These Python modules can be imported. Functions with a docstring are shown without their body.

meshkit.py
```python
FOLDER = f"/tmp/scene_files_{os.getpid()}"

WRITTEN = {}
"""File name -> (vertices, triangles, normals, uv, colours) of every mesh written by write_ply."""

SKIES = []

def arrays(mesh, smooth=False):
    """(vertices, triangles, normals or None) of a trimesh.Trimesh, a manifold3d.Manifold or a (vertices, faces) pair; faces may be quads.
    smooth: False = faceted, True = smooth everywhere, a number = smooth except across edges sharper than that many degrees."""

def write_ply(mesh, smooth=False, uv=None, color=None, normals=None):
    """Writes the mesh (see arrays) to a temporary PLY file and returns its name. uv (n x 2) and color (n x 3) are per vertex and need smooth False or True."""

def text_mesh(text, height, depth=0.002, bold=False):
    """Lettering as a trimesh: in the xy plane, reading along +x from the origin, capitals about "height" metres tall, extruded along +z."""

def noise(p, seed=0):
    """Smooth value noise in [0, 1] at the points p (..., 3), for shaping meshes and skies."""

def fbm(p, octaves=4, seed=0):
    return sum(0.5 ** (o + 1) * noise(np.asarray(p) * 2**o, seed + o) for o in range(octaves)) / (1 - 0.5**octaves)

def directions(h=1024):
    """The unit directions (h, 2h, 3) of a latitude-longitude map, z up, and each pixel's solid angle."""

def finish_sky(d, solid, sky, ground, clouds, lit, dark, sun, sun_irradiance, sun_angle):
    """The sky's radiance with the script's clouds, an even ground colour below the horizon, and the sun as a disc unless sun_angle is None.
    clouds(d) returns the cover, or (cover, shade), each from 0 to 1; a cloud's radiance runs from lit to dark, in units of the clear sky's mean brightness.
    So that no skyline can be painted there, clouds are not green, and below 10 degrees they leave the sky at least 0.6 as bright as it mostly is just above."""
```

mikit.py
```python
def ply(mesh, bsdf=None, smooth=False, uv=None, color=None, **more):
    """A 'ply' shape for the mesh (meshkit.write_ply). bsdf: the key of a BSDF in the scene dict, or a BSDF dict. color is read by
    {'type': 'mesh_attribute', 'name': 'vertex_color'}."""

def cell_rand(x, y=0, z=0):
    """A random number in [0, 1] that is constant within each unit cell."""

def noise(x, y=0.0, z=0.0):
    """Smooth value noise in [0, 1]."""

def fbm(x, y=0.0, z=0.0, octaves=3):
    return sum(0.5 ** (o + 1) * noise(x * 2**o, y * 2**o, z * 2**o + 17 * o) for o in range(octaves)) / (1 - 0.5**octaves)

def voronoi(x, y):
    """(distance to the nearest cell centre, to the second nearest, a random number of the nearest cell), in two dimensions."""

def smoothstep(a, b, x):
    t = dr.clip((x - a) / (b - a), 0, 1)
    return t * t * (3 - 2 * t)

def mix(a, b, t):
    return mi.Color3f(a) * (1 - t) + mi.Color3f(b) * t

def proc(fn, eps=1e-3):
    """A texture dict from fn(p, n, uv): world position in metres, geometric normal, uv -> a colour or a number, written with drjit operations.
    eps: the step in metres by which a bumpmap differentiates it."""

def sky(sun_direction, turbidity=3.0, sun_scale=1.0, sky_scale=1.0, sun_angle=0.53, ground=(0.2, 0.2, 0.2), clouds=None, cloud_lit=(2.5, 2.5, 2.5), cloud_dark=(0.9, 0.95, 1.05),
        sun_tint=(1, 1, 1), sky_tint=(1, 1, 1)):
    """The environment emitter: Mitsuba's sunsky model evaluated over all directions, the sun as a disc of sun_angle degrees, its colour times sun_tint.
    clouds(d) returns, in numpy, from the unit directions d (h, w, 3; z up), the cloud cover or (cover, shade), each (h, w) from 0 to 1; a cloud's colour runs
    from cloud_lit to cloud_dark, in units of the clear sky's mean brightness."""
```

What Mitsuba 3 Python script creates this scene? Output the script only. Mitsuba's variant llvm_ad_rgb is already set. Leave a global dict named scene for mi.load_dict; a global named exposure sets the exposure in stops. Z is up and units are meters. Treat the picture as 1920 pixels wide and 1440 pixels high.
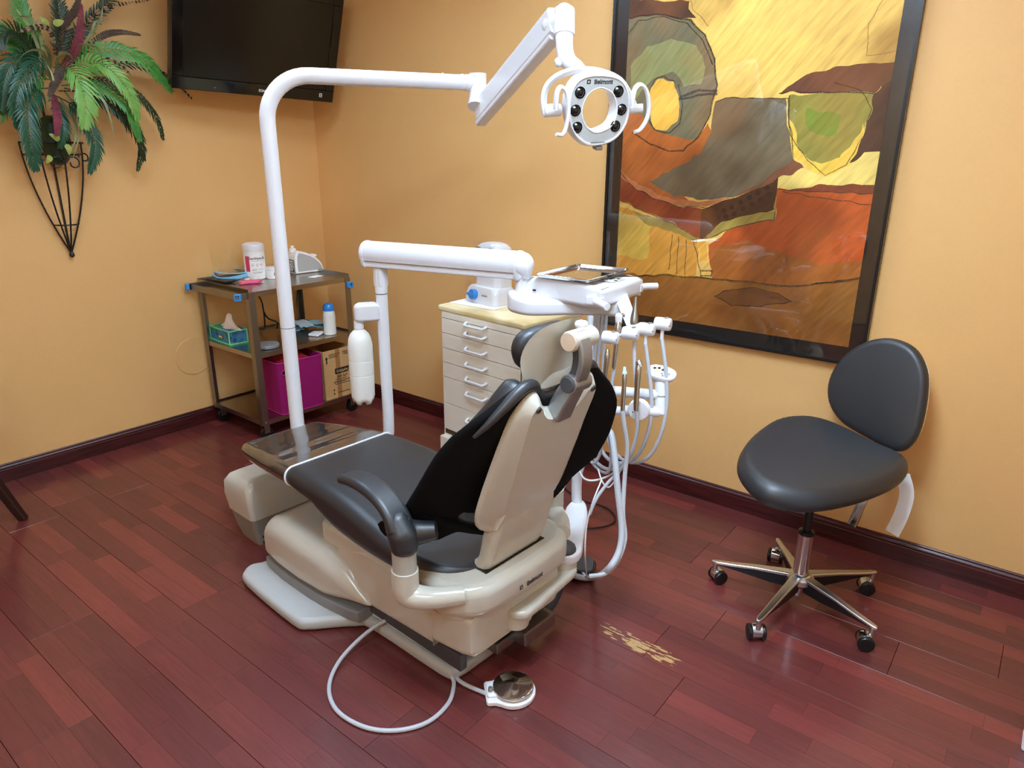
import math, random
import numpy as np
import trimesh
import drjit as dr
import mitsuba as mi
import mikit
import meshkit
from shapely.geometry import Polygon, LineString, Point
from shapely import affinity

# ---------------------------------------------------------------- camera, lights, exposure
T = mi.ScalarTransform4f
CAM = np.array([4.0426, -2.9997, 1.6])
YAW, PITCH, ROLL, FOC = -0.669731, 0.31715, 0.0049618, 1297.80
fw = np.array([math.sin(YAW) * math.cos(PITCH), math.cos(YAW) * math.cos(PITCH), -math.sin(PITCH)])
r0 = np.array([math.cos(YAW), -math.sin(YAW), 0.0])
u0 = np.cross(r0, fw)
up = -r0 * math.sin(ROLL) + u0 * math.cos(ROLL)
exposure = -0.05
scene = {'type': 'scene'}
labels = {}
scene['camera'] = {'type': 'perspective', 'fov': math.degrees(2 * math.atan(960 / FOC)), 'fov_axis': 'x', 'near_clip': 0.05, 'far_clip': 50.0,
                   'to_world': T().look_at(origin=CAM.tolist(), target=(CAM + fw).tolist(), up=up.tolist())}
CEIL = 2.74
LIGHT_RGB = [0.80, 1.07, 1.36]
PANELS = [  # unseen ceiling panels, the last two added as fill: centre x, y, size x, size y, radiance
    (1.45, -1.55, 0.6, 1.2, 9.0),  # out of view, lights the chair and the left wall
    (2.75, -0.50, 1.2, 0.30, 11.0),  # out of view, placed to light the picture wall
    (3.35, -1.95, 0.6, 1.2, 31.0),  # added fill for the left wall, right end and floor
    (3.40, -4.10, 1.2, 0.6, 15.0),  # added fill from behind the camera
]

# measured positions of things in the room, metres
K = {'tv': {'bl': [0.229, -1.047, 1.932],
 'h': [0.132, 0.991, -0.024],
 'up': [0.327, -0.021, 0.945],
 'w': 0.936},
 'stool_seat': [[3.273, -0.734, 0.575], [3.344, -0.83, 0.56], [3.433, -0.874, 0.55], [3.545, -0.82, 0.54], [3.649, -0.676, 0.535], [3.725, -0.493, 0.535], [3.753, -0.36, 0.545], [3.722, -0.295, 0.555], [3.624, -0.283, 0.575], [3.52, -0.246, 0.59], [3.429, -0.248, 0.61], [3.348, -0.287, 0.62], [3.276, -0.382, 0.615], [3.25, -0.563, 0.595]],
 'stool_back': [[3.565, -0.102, 0.949], [3.493, -0.092, 0.916], [3.43, -0.092, 0.85], [3.397, -0.101, 0.77], [3.397, -0.116, 0.699], [3.424, -0.134, 0.641], [3.476, -0.155, 0.598], [3.544, -0.175, 0.576], [3.627, -0.198, 0.558], [3.687, -0.213, 0.551], [3.724, -0.218, 0.571], [3.749, -0.212, 0.628], [3.754, -0.195, 0.714], [3.745, -0.173, 0.81], [3.726, -0.155, 0.873], [3.686, -0.135, 0.926], [3.632, -0.117, 0.95]],
 'stool_back_n': [-0.22, -0.955, 0.2],
 'stool_stem': [[3.658, -0.176, 0.548], [3.592, -0.211, 0.308]],
 'stool_lever': [[3.618, -0.259, 0.359], [3.594, -0.28, 0.232]],
 'stool_tag': [[3.723, -0.219, 0.467], [3.751, -0.238, 0.405], [3.749, -0.255, 0.322], [3.732, -0.268, 0.241]],
 'cast': [[3.198, -0.644, 0.03], [3.463, -0.894, 0.03], [3.783, -0.684, 0.03], [3.706, -0.328, 0.03], [3.339, -0.326, 0.03]],
 'pedal': [2.957, -1.616, 0.035],
 'pedal_knob': [2.895, -1.682, 0.03],
 'pedal_cable': [[2.867, -1.683, 0.015], [2.792, -1.688, 0.012], [2.728, -1.656, 0.03], [2.651, -1.633, 0.05], [2.585, -1.621, 0.075], [2.524, -1.625, 0.085], [2.464, -1.657, 0.08], [2.424, -1.745, 0.05], [2.429, -1.865, 0.02], [2.486, -1.958, 0.008], [2.584, -2.008, 0.008], [2.698, -2.001, 0.008], [2.783, -1.953, 0.008], [2.835, -1.873, 0.008], [2.833, -1.78, 0.008], [2.795, -1.713, 0.01], [2.77, -1.696, 0.02], [2.75, -1.696, 0.03]],
 'big_hose': [[2.741, -0.902, 1.056], [2.775, -0.943, 0.895], [2.803, -0.965, 0.723], [2.855, -0.971, 0.675], [2.896, -0.983, 0.665], [2.93, -1.009, 0.604], [2.978, -1.057, 0.493], [3.024, -1.096, 0.379], [3.04, -1.138, 0.311], [3.03, -1.194, 0.261], [2.838, -0.967, 0.034], [2.783, -0.998, 0.035], [2.727, -1.006, 0.06]],
 'hose_b': [[2.936, -0.979, 0.759], [2.951, -0.99, 0.705], [2.972, -1.003, 0.635], [2.982, -1.032, 0.546], [3.012, -1.072, 0.427], [3.04, -1.098, 0.344], [3.046, -1.145, 0.285], [3.027, -1.2, 0.252], [2.993, -1.23, 0.245]],
 'hose1': [[2.864, -0.914, 0.954], [2.87, -0.936, 0.891], [2.867, -0.944, 0.813], [2.866, -0.954, 0.694], [2.875, -0.935, 0.564], [2.857, -0.918, 0.477], [2.789, -0.875, 0.452], [2.732, -0.853, 0.484], [2.701, -0.832, 0.594], [2.678, -0.791, 0.799], [2.695, -0.786, 1.034]],
 'hose2': [[2.912, -0.877, 0.984], [2.931, -0.9, 0.895], [2.958, -0.911, 0.784], [2.972, -0.926, 0.691], [2.955, -0.93, 0.584], [2.908, -0.914, 0.519], [2.846, -0.9, 0.478], [2.761, -0.859, 0.479], [2.716, -0.836, 0.554], [2.689, -0.782, 0.799], [2.703, -0.78, 1.034]],
 'hose3': [[2.954, -0.854, 0.99], [2.974, -0.878, 0.898], [3.004, -0.894, 0.77], [3.004, -0.911, 0.664], [2.965, -0.902, 0.567], [2.906, -0.889, 0.518], [2.832, -0.873, 0.504], [2.759, -0.834, 0.542], [2.713, -0.806, 0.634], [2.698, -0.766, 0.819], [2.714, -0.771, 1.034]],
 'hose4': [[2.997, -0.821, 1.021], [3.025, -0.85, 0.901], [3.046, -0.865, 0.791], [3.046, -0.882, 0.686], [3.013, -0.884, 0.585], [2.953, -0.874, 0.528], [2.877, -0.859, 0.516], [2.801, -0.824, 0.55], [2.755, -0.796, 0.641], [2.719, -0.758, 0.799], [2.725, -0.762, 1.034]],
 'wire_a': [[2.89, -1.02, 0.492], [2.9, -1.089, 0.438], [2.917, -1.154, 0.377], [2.942, -1.197, 0.29], [2.812, -0.965, 0.03]],
 'wire_b': [[2.826, -0.939, 0.486], [2.858, -0.956, 0.448], [2.883, -0.943, 0.434], [2.912, -0.917, 0.504], [2.926, -0.906, 0.568]],
 'wire_c': [[2.759, -0.969, 0.477], [2.779, -0.966, 0.447], [2.807, -0.948, 0.437], [2.844, -0.914, 0.449], [2.886, -0.891, 0.487]],
 'black_cord': [[2.237, -0.309, 0.006], [2.303, -0.356, 0.006], [2.385, -0.393, 0.006], [2.453, -0.403, 0.006], [2.512, -0.39, 0.006], [2.577, -0.399, 0.006], [2.633, -0.44, 0.006], [2.657, -0.485, 0.006], [2.65, -0.54, 0.006], [2.617, -0.591, 0.006], [2.575, -0.637, 0.006], [2.544, -0.686, 0.006], [2.512, -0.736, 0.006]],
 'floor_hose': [[2.355, -0.397, 0.12], [2.36, -0.498, 0.06], [2.351, -0.581, 0.02], [2.369, -0.648, 0.012]],
 'gray_rod': [[2.454, -0.711, 0.22], [2.512, -0.763, 0.15], [2.602, -0.848, 0.09], [2.667, -0.894, 0.06], [2.811, -0.971, 0.03]],
 'loop': [[2.427, -0.719, 0.008], [2.476, -0.685, 0.008], [2.477, -0.635, 0.008], [2.448, -0.601, 0.008], [2.407, -0.608, 0.008], [2.375, -0.64, 0.008]],
 'dark_pedal': [2.745, -0.932, 0.03],
 'corrugated': [[2.825, -1.526, 0.14], [2.838, -1.458, 0.11], [2.859, -1.381, 0.1], [2.853, -1.278, 0.1], [2.828, -1.191, 0.12], [2.808, -1.153, 0.16], [2.76, -1.135, 0.2]],
 'lamp': {'c': [2.73, -0.916, 1.75],
 'n': [0.828, -0.504, -0.244]},
 'lamp_led': [[2.709, -0.974, 1.8], [2.693, -0.974, 1.745], [2.689, -0.955, 1.692], [2.785, -0.854, 1.808], [2.785, -0.827, 1.752], [2.766, -0.832, 1.699]],
 'lamp_txt': [2.755, -0.914, 1.833],
 'lamp_axes': {'x': [0.53, 0.847, 0.04]},
 'lamp_face': [[2.753, -0.926, 1.851], [2.718, -0.978, 1.839], [2.696, -0.997, 1.803], [2.683, -0.991, 1.748], [2.681, -0.966, 1.691], [2.694, -0.929, 1.655], [2.713, -0.891, 1.642], [2.751, -0.834, 1.655], [2.78, -0.806, 1.695], [2.798, -0.805, 1.753], [2.801, -0.827, 1.809], [2.788, -0.864, 1.843]],
 'lamp_hole': [[2.747, -0.919, 1.814], [2.725, -0.945, 1.795], [2.707, -0.952, 1.749], [2.707, -0.93, 1.704], [2.721, -0.897, 1.681], [2.739, -0.869, 1.685], [2.761, -0.844, 1.707], [2.774, -0.844, 1.752], [2.773, -0.867, 1.795], [2.761, -0.893, 1.811]],
 'lamp_handleL': [[2.668, -1.038, 1.67], [2.68, -1.019, 1.67], [2.69, -1.014, 1.698], [2.701, -1.02, 1.746], [2.703, -1.038, 1.792], [2.697, -1.057, 1.809], [2.688, -1.066, 1.795], [2.68, -1.062, 1.76], [2.677, -1.058, 1.744]],
 'lamp_handleR': [[2.82, -0.795, 1.682], [2.831, -0.779, 1.689], [2.847, -0.768, 1.72], [2.856, -0.773, 1.761], [2.856, -0.794, 1.806], [2.848, -0.817, 1.825], [2.837, -0.832, 1.818], [2.828, -0.834, 1.791], [2.823, -0.827, 1.759]],
 'lamp_yoke': [[2.618, -1.033, 1.736], [2.62, -1.046, 1.771], [2.631, -1.048, 1.81], [2.651, -1.03, 1.84], [2.678, -0.995, 1.859], [2.703, -0.957, 1.867], [2.714, -0.86, 1.868], [2.748, -0.794, 1.847], [2.764, -0.745, 1.8], [2.77, -0.714, 1.759]],
 'lamp_pivot': [[2.615, -1.041, 1.743], [2.647, -0.99, 1.747], [2.782, -0.773, 1.755], [2.822, -0.749, 1.759]],
 'lamp_knob': [[2.592, -0.936, 1.897], [2.612, -0.916, 1.907]],
 'light_neck': [[2.574, -0.876, 2.076], [2.591, -0.896, 1.995], [2.605, -0.91, 1.936], [2.621, -0.911, 1.902], [2.636, -0.88, 1.883], [2.648, -0.865, 1.864]],
 'light_arm': [[2.028, -0.643, 1.804], [2.54, -0.881, 2.031]],
 'light_elbow': [[1.987, -0.611, 1.895], [1.971, -0.624, 1.894], [1.982, -0.641, 1.831], [1.992, -0.66, 1.767]],
 'light_end': [1.94, -0.669, 1.893],
 'pole_top': [1.494, -1.33, 1.86],
 'holder1': [2.853, -0.943, 1.001],
 'holder2': [2.907, -0.901, 1.017],
 'holder3': [2.95, -0.867, 1.032],
 'holder4': [2.993, -0.831, 1.051],
 'hp_syringe': [[2.863, -0.911, 1.06], [2.87, -0.929, 1.003], [2.872, -0.946, 0.894]],
 'hp_grey': [[2.887, -0.84, 1.122], [2.894, -0.854, 1.073], [2.901, -0.866, 1.03], [2.908, -0.874, 0.998]],
 'sux': [[2.853, -0.96, 0.962], [2.857, -0.969, 0.932], [2.858, -0.977, 0.879], [2.86, -0.982, 0.832]],
 'sux2': [[2.94, -0.99, 0.918], [2.945, -0.995, 0.897], [2.951, -1.006, 0.857], [2.959, -1.021, 0.776]],
 'sux3': [[2.984, -0.972, 0.941], [2.99, -0.985, 0.898], [2.995, -0.994, 0.835], [2.999, -1.001, 0.78]],
 'hose_s2': [[2.959, -1.021, 0.776], [2.971, -1.022, 0.72], [2.984, -1.017, 0.643], [2.987, -1.028, 0.546], [3.012, -1.072, 0.427], [3.04, -1.098, 0.344], [3.043, -1.148, 0.281], [3.027, -1.2, 0.252], [2.986, -1.236, 0.243]],
 'hose_s3': [[3.0, -1.0, 0.78], [3.005, -0.994, 0.72], [2.992, -0.987, 0.635], [2.966, -0.979, 0.574], [2.932, -0.975, 0.52], [2.91, -1.008, 0.483], [2.907, -1.079, 0.447], [2.908, -1.124, 0.403]],
 'hose_s1': [[2.86, -0.982, 0.832], [2.843, -0.957, 0.73], [2.841, -0.95, 0.623], [2.829, -0.936, 0.551], [2.797, -0.929, 0.5], [2.748, -0.907, 0.519]],
 'pad': [3.004, -0.837, 0.874],
 'pad_neck': [[3.01, -0.844, 0.847], [3.029, -0.87, 0.749]],
 'pad_tube': [[2.85, -0.899, 0.792], [3.012, -0.861, 0.801]],
 'pad_disc': [2.989, -0.96, 0.769],
 'pad_low': [[2.927, -0.951, 0.748], [3.025, -0.874, 0.745]],
 'paint_shapes': [((84, 54, 42), [[2.286, 2.258], [2.618, 2.219], [2.617, 2.181], [2.648, 2.144], [2.505, 2.174], [2.38, 2.185], [2.29, 2.181]]), ((118, 112, 84), [[2.29, 2.181], [2.405, 2.186], [2.504, 2.179], [2.625, 2.144], [2.694, 2.082], [2.745, 1.99], [2.764, 1.886], [2.75, 1.776], [2.703, 1.683], [2.637, 1.609], [2.489, 1.564], [2.323, 1.654]]), ((148, 150, 98), [[2.355, 1.982], [2.427, 2.06], [2.549, 2.08], [2.657, 2.051], [2.712, 1.958], [2.695, 1.889], [2.624, 1.893], [2.56, 1.948], [2.462, 1.923], [2.365, 1.831]]), ((186, 104, 48), [[2.314, 1.789], [2.407, 1.797], [2.491, 1.719], [2.582, 1.685], [2.692, 1.673], [2.744, 1.745], [2.788, 1.651], [2.702, 1.566], [2.599, 1.476], [2.692, 1.413], [2.565, 1.419], [2.43, 1.472], [2.33, 1.539]]), ((118, 106, 82), [[2.77, 1.823], [2.814, 1.838], [3.06, 1.823], [3.079, 1.737], [3.104, 1.64], [3.123, 1.598], [3.024, 1.517], [2.884, 1.44], [2.787, 1.425], [2.615, 1.436], [2.481, 1.496], [2.593, 1.554], [2.71, 1.609], [2.759, 1.714]]), ((132, 84, 60), [[2.879, 1.436], [3.013, 1.519], [3.123, 1.598], [3.157, 1.561], [3.071, 1.516], [2.964, 1.471]]), ((246, 192, 82), [[2.525, 1.924], [2.569, 1.906], [2.6, 1.858], [2.608, 1.811], [2.595, 1.749], [2.554, 1.715], [2.503, 1.718], [2.468, 1.757], [2.455, 1.817], [2.463, 1.88], [2.488, 1.916]]), ((104, 64, 48), [[3.033, 1.847], [3.08, 1.888], [3.126, 1.908], [3.264, 1.924], [3.436, 1.932], [3.441, 1.85], [3.389, 1.853], [3.377, 1.829], [3.183, 1.841]]), ((150, 142, 66), [[3.066, 1.831], [3.183, 1.84], [3.377, 1.827], [3.37, 1.748], [3.347, 1.666], [3.317, 1.592], [3.249, 1.572], [3.168, 1.596], [3.116, 1.649], [3.081, 1.737]]), ((116, 142, 52), [[3.143, 1.782], [3.231, 1.77], [3.269, 1.76], [3.261, 1.686], [3.185, 1.687], [3.141, 1.726]]), ((240, 202, 84), [[3.074, 1.766], [3.1, 1.736], [3.126, 1.649], [3.152, 1.605], [3.219, 1.576], [3.292, 1.601], [3.329, 1.667], [3.36, 1.73], [3.351, 1.639], [3.321, 1.564], [3.253, 1.541], [3.183, 1.557], [3.116, 1.61], [3.088, 1.688]]), ((72, 46, 38), [[3.377, 1.827], [3.393, 1.853], [3.446, 1.867], [3.443, 1.618], [3.377, 1.613], [3.327, 1.584], [3.354, 1.648], [3.369, 1.73]]), ((242, 218, 124), [[3.066, 1.518], [3.152, 1.561], [3.254, 1.538], [3.329, 1.573], [3.377, 1.618], [3.451, 1.622], [3.443, 1.508], [3.231, 1.492], [3.07, 1.483]]), ((128, 62, 40), [[3.082, 1.474], [3.211, 1.497], [3.442, 1.511], [3.439, 1.476], [3.234, 1.473]]), ((192, 88, 38), [[3.068, 1.481], [3.234, 1.473], [3.439, 1.476], [3.442, 1.154], [3.282, 1.118], [3.161, 1.092], [2.821, 1.085], [2.792, 1.233], [2.892, 1.31], [3.066, 1.359], [3.073, 1.428]]), ((168, 98, 40), [[2.808, 1.217], [2.966, 1.263], [3.124, 1.222], [3.272, 1.193], [3.436, 1.229], [3.438, 1.152], [3.161, 1.092], [2.821, 1.085]]), ((150, 62, 38), [[2.316, 1.539], [2.43, 1.462], [2.54, 1.418], [2.644, 1.394], [2.743, 1.386], [2.75, 1.261], [2.612, 1.316], [2.478, 1.359], [2.323, 1.415]]), ((206, 128, 84), [[2.315, 1.55], [2.429, 1.481], [2.551, 1.434], [2.667, 1.416], [2.787, 1.423], [2.89, 1.44], [2.813, 1.407], [2.694, 1.393], [2.54, 1.413], [2.431, 1.458], [2.316, 1.525]]), ((74, 42, 28), [[2.743, 1.386], [2.869, 1.426], [3.067, 1.522], [3.069, 1.457], [3.061, 1.402], [2.89, 1.33], [2.768, 1.257], [2.751, 1.261]]), ((172, 154, 74), [[2.781, 1.27], [2.822, 1.317], [2.91, 1.357], [3.062, 1.399], [3.066, 1.359], [2.892, 1.31], [2.801, 1.266]]), ((226, 166, 70), [[2.296, 1.396], [2.48, 1.336], [2.613, 1.304], [2.746, 1.253], [2.747, 1.08], [2.485, 1.066], [2.3, 1.06]]), ((228, 194, 88), [[2.297, 1.372], [2.508, 1.312], [2.504, 1.144], [2.296, 1.144]]), ((160, 142, 66), [[2.41, 1.36], [2.573, 1.325], [2.743, 1.258], [2.743, 1.235], [2.602, 1.283], [2.468, 1.312]]), ((242, 184, 76), [[2.744, 1.246], [2.778, 1.255], [2.796, 1.168], [2.76, 1.158]]), ((152, 98, 42), [[2.256, 1.058], [2.593, 1.075], [2.821, 1.083], [3.162, 1.09], [3.451, 1.156], [3.439, 0.853], [2.24, 0.778]]), ((96, 58, 34), [[2.84, 1.013], [2.921, 1.046], [3.011, 1.065], [3.112, 1.057], [3.18, 1.03], [3.086, 0.998], [2.975, 0.981], [2.879, 0.985]])],
 'paint_strokes': [(0.006, (40, 28, 24), [[2.29, 2.181], [2.405, 2.186], [2.504, 2.179], [2.625, 2.144], [2.694, 2.082], [2.745, 1.99], [2.764, 1.886], [2.75, 1.776], [2.703, 1.683], [2.636, 1.63], [2.574, 1.625], [2.483, 1.653], [2.387, 1.709]]), (0.004, (48, 34, 28), [[2.333, 2.12], [2.382, 2.166], [2.505, 2.172], [2.615, 2.133], [2.691, 2.058], [2.74, 1.966]]), (0.009, (44, 34, 30), [[2.766, 1.864], [2.686, 1.868], [2.616, 1.854], [2.605, 1.843], [2.767, 1.854]]), (0.005, (50, 36, 30), [[2.597, 1.895], [2.621, 1.821], [2.608, 1.738], [2.568, 1.701], [2.504, 1.713], [2.462, 1.757]]), (0.004, (60, 40, 30), [[2.453, 1.849], [2.475, 1.922], [2.524, 1.935], [2.575, 1.906]]), (0.005, (40, 28, 24), [[3.033, 1.847], [3.105, 1.846], [3.23, 1.838], [3.378, 1.826]]), (0.003, (50, 38, 30), [[3.07, 1.83], [3.091, 1.688], [3.168, 1.591], [3.243, 1.541], [3.315, 1.573], [3.362, 1.685], [3.371, 1.775], [3.33, 1.838], [3.235, 1.87]]), (0.004, (44, 34, 30), [[2.77, 1.823], [2.814, 1.837], [2.987, 1.827], [3.067, 1.822], [3.087, 1.727], [3.116, 1.61]]), (0.008, (30, 22, 18), [[2.458, 1.061], [2.593, 1.08], [2.821, 1.084], [3.008, 1.09], [3.162, 1.09], [3.283, 1.114], [3.451, 1.158]]), (0.004, (38, 26, 20), [[2.33, 1.533], [2.403, 1.468], [2.513, 1.422], [2.644, 1.393], [2.778, 1.394], [2.89, 1.437]]), (0.004, (40, 26, 20), [[2.323, 1.412], [2.478, 1.357], [2.613, 1.313], [2.751, 1.256], [2.801, 1.266], [2.892, 1.31], [3.066, 1.359], [3.066, 1.52]]), (0.003, (44, 30, 22), [[3.073, 1.479], [3.234, 1.473], [3.439, 1.476]]), (0.003, (44, 30, 22), [[3.092, 1.472], [3.237, 1.45], [3.436, 1.434]]), (0.004, (36, 26, 20), [[2.841, 1.01], [2.92, 1.048], [3.022, 1.069], [3.123, 1.056], [3.182, 1.031], [3.064, 0.993], [2.928, 0.979], [2.841, 1.01]]), (0.003, (160, 110, 50), [[3.354, 2.135], [3.322, 2.063], [3.326, 1.959], [3.431, 1.96]]), (0.003, (150, 100, 46), [[2.624, 2.219], [2.636, 2.179], [2.671, 2.147], [2.708, 2.114]]), (0.004, (30, 26, 22), [[2.722, 1.25], [2.749, 1.166], [2.772, 1.087]]), (0.003, (30, 26, 22), [[2.617, 1.266], [2.61, 1.106]]), (0.003, (30, 26, 22), [[2.649, 1.257], [2.651, 1.092]]), (0.003, (30, 26, 22), [[2.688, 1.248], [2.696, 1.091]]), (0.006, (36, 28, 24), [[2.769, 1.116], [2.817, 1.121], [2.817, 1.097], [2.774, 1.092]])],
 'paint_dots': [[2.883, 1.399], [2.919, 1.421], [2.955, 1.442], [2.989, 1.463], [3.024, 1.484], [2.897, 1.372], [2.933, 1.394], [2.969, 1.416], [3.003, 1.437], [3.037, 1.458], [2.861, 1.359], [2.849, 1.384]]}
FRONDS = [([[0.1, -1.578, 1.9], [0.2, -1.673, 1.877], [0.26, -1.736, 1.804], [0.27, -1.756, 1.679], [0.24, -1.75, 1.534]], 0.085, 'm_frond_teal', 30, 0.006, 50, 0.3), ([[0.1, -1.541, 1.938], [0.22, -1.531, 1.983], [0.28, -1.51, 1.931], [0.28, -1.501, 1.827], [0.26, -1.515, 1.726]], 0.095, 'm_frond_light', 26, 0.0065, 52, 0.25), ([[0.1, -1.49, 1.966], [0.18, -1.409, 2.062], [0.22, -1.3, 2.089], [0.22, -1.165, 2.055], [0.16, -1.014, 1.925]], 0.085, 'm_frond_green', 32, 0.006, 50, 0.3), ([[0.1, -1.506, 1.941], [0.2, -1.425, 2.017], [0.26, -1.357, 1.996], [0.26, -1.285, 1.901], [0.22, -1.241, 1.776]], 0.08, 'm_frond_light', 28, 0.006, 50, 0.3), ([[0.1, -1.51, 1.917], [0.14, -1.352, 1.951], [0.16, -1.214, 1.906], [0.14, -1.113, 1.802], [0.1, -1.067, 1.679]], 0.055, 'm_frond_dark', 26, 0.005, 42, 0.4), ([[0.1, -1.538, 1.891], [0.15, -1.416, 1.885], [0.18, -1.315, 1.817], [0.16, -1.228, 1.719], [0.12, -1.195, 1.575]], 0.065, 'm_frond_dark', 26, 0.0055, 45, 0.4), ([[0.1, -1.554, 1.867], [0.18, -1.511, 1.819], [0.2, -1.473, 1.736], [0.2, -1.459, 1.638], [0.18, -1.496, 1.52]], 0.07, 'm_frond_teal', 26, 0.0055, 45, 0.3), ([[0.1, -1.587, 1.935], [0.18, -1.676, 2.012], [0.22, -1.744, 1.992], [0.22, -1.794, 1.912], [0.2, -1.823, 1.79]], 0.085, 'm_frond_teal', 28, 0.006, 52, 0.3), ([[0.1, -1.583, 1.958], [0.14, -1.666, 2.049], [0.16, -1.733, 2.112], [0.16, -1.806, 2.149]], 0.09, 'm_frond_green', 26, 0.0065, 50, 0.2), ([[0.1, -1.567, 1.983], [0.12, -1.616, 2.112], [0.12, -1.639, 2.218], [0.1, -1.628, 2.351]], 0.085, 'm_frond_green', 26, 0.006, 48, 0.15), ([[0.1, -1.533, 1.986], [0.12, -1.492, 2.127], [0.12, -1.482, 2.241], [0.1, -1.473, 2.377]], 0.075, 'm_frond_dark', 26, 0.006, 48, 0.15), ([[0.1, -1.521, 1.987], [0.12, -1.404, 2.16], [0.13, -1.307, 2.265], [0.12, -1.171, 2.38]], 0.07, 'm_frond_dark', 24, 0.006, 48, 0.15), ([[0.1, -1.553, 1.937], [0.16, -1.642, 1.927], [0.18, -1.752, 1.828], [0.16, -1.843, 1.753], [0.14, -1.902, 1.729]], 0.06, 'm_frond_green', 22, 0.006, 46, 0.2), ([[0.1, -1.522, 1.916], [0.18, -1.397, 1.921], [0.22, -1.312, 1.865], [0.22, -1.272, 1.792], [0.2, -1.238, 1.674]], 0.07, 'm_frond_green', 26, 0.0055, 45, 0.35), ([[0.08, -1.498, 1.943], [0.1, -1.245, 2.036], [0.1, -1.059, 2.028], [0.08, -0.943, 1.973], [0.06, -0.853, 1.899]], 0.045, 'm_frond_dark', 24, 0.005, 35, 0.3), ([[0.1, -1.563, 1.878], [0.18, -1.583, 1.803], [0.2, -1.586, 1.72], [0.18, -1.608, 1.636]], 0.055, 'm_frond_teal', 20, 0.0055, 45, 0.3), ([[0.1, -1.56, 1.96], [0.2, -1.628, 2.015], [0.26, -1.74, 1.914], [0.26, -1.786, 1.801], [0.24, -1.782, 1.713]], 0.075, 'm_frond_teal', 26, 0.006, 48, 0.3), ([[0.1, -1.512, 1.905], [0.14, -1.343, 1.854], [0.15, -1.26, 1.757], [0.13, -1.209, 1.655], [0.1, -1.228, 1.521]], 0.055, 'm_frond_dark', 24, 0.005, 42, 0.4), ([[0.1, -1.574, 1.971], [0.2, -1.704, 2.116], [0.22, -1.777, 2.084], [0.22, -1.843, 1.993]], 0.08, 'm_frond_dark', 24, 0.006, 48, 0.2)]
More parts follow.
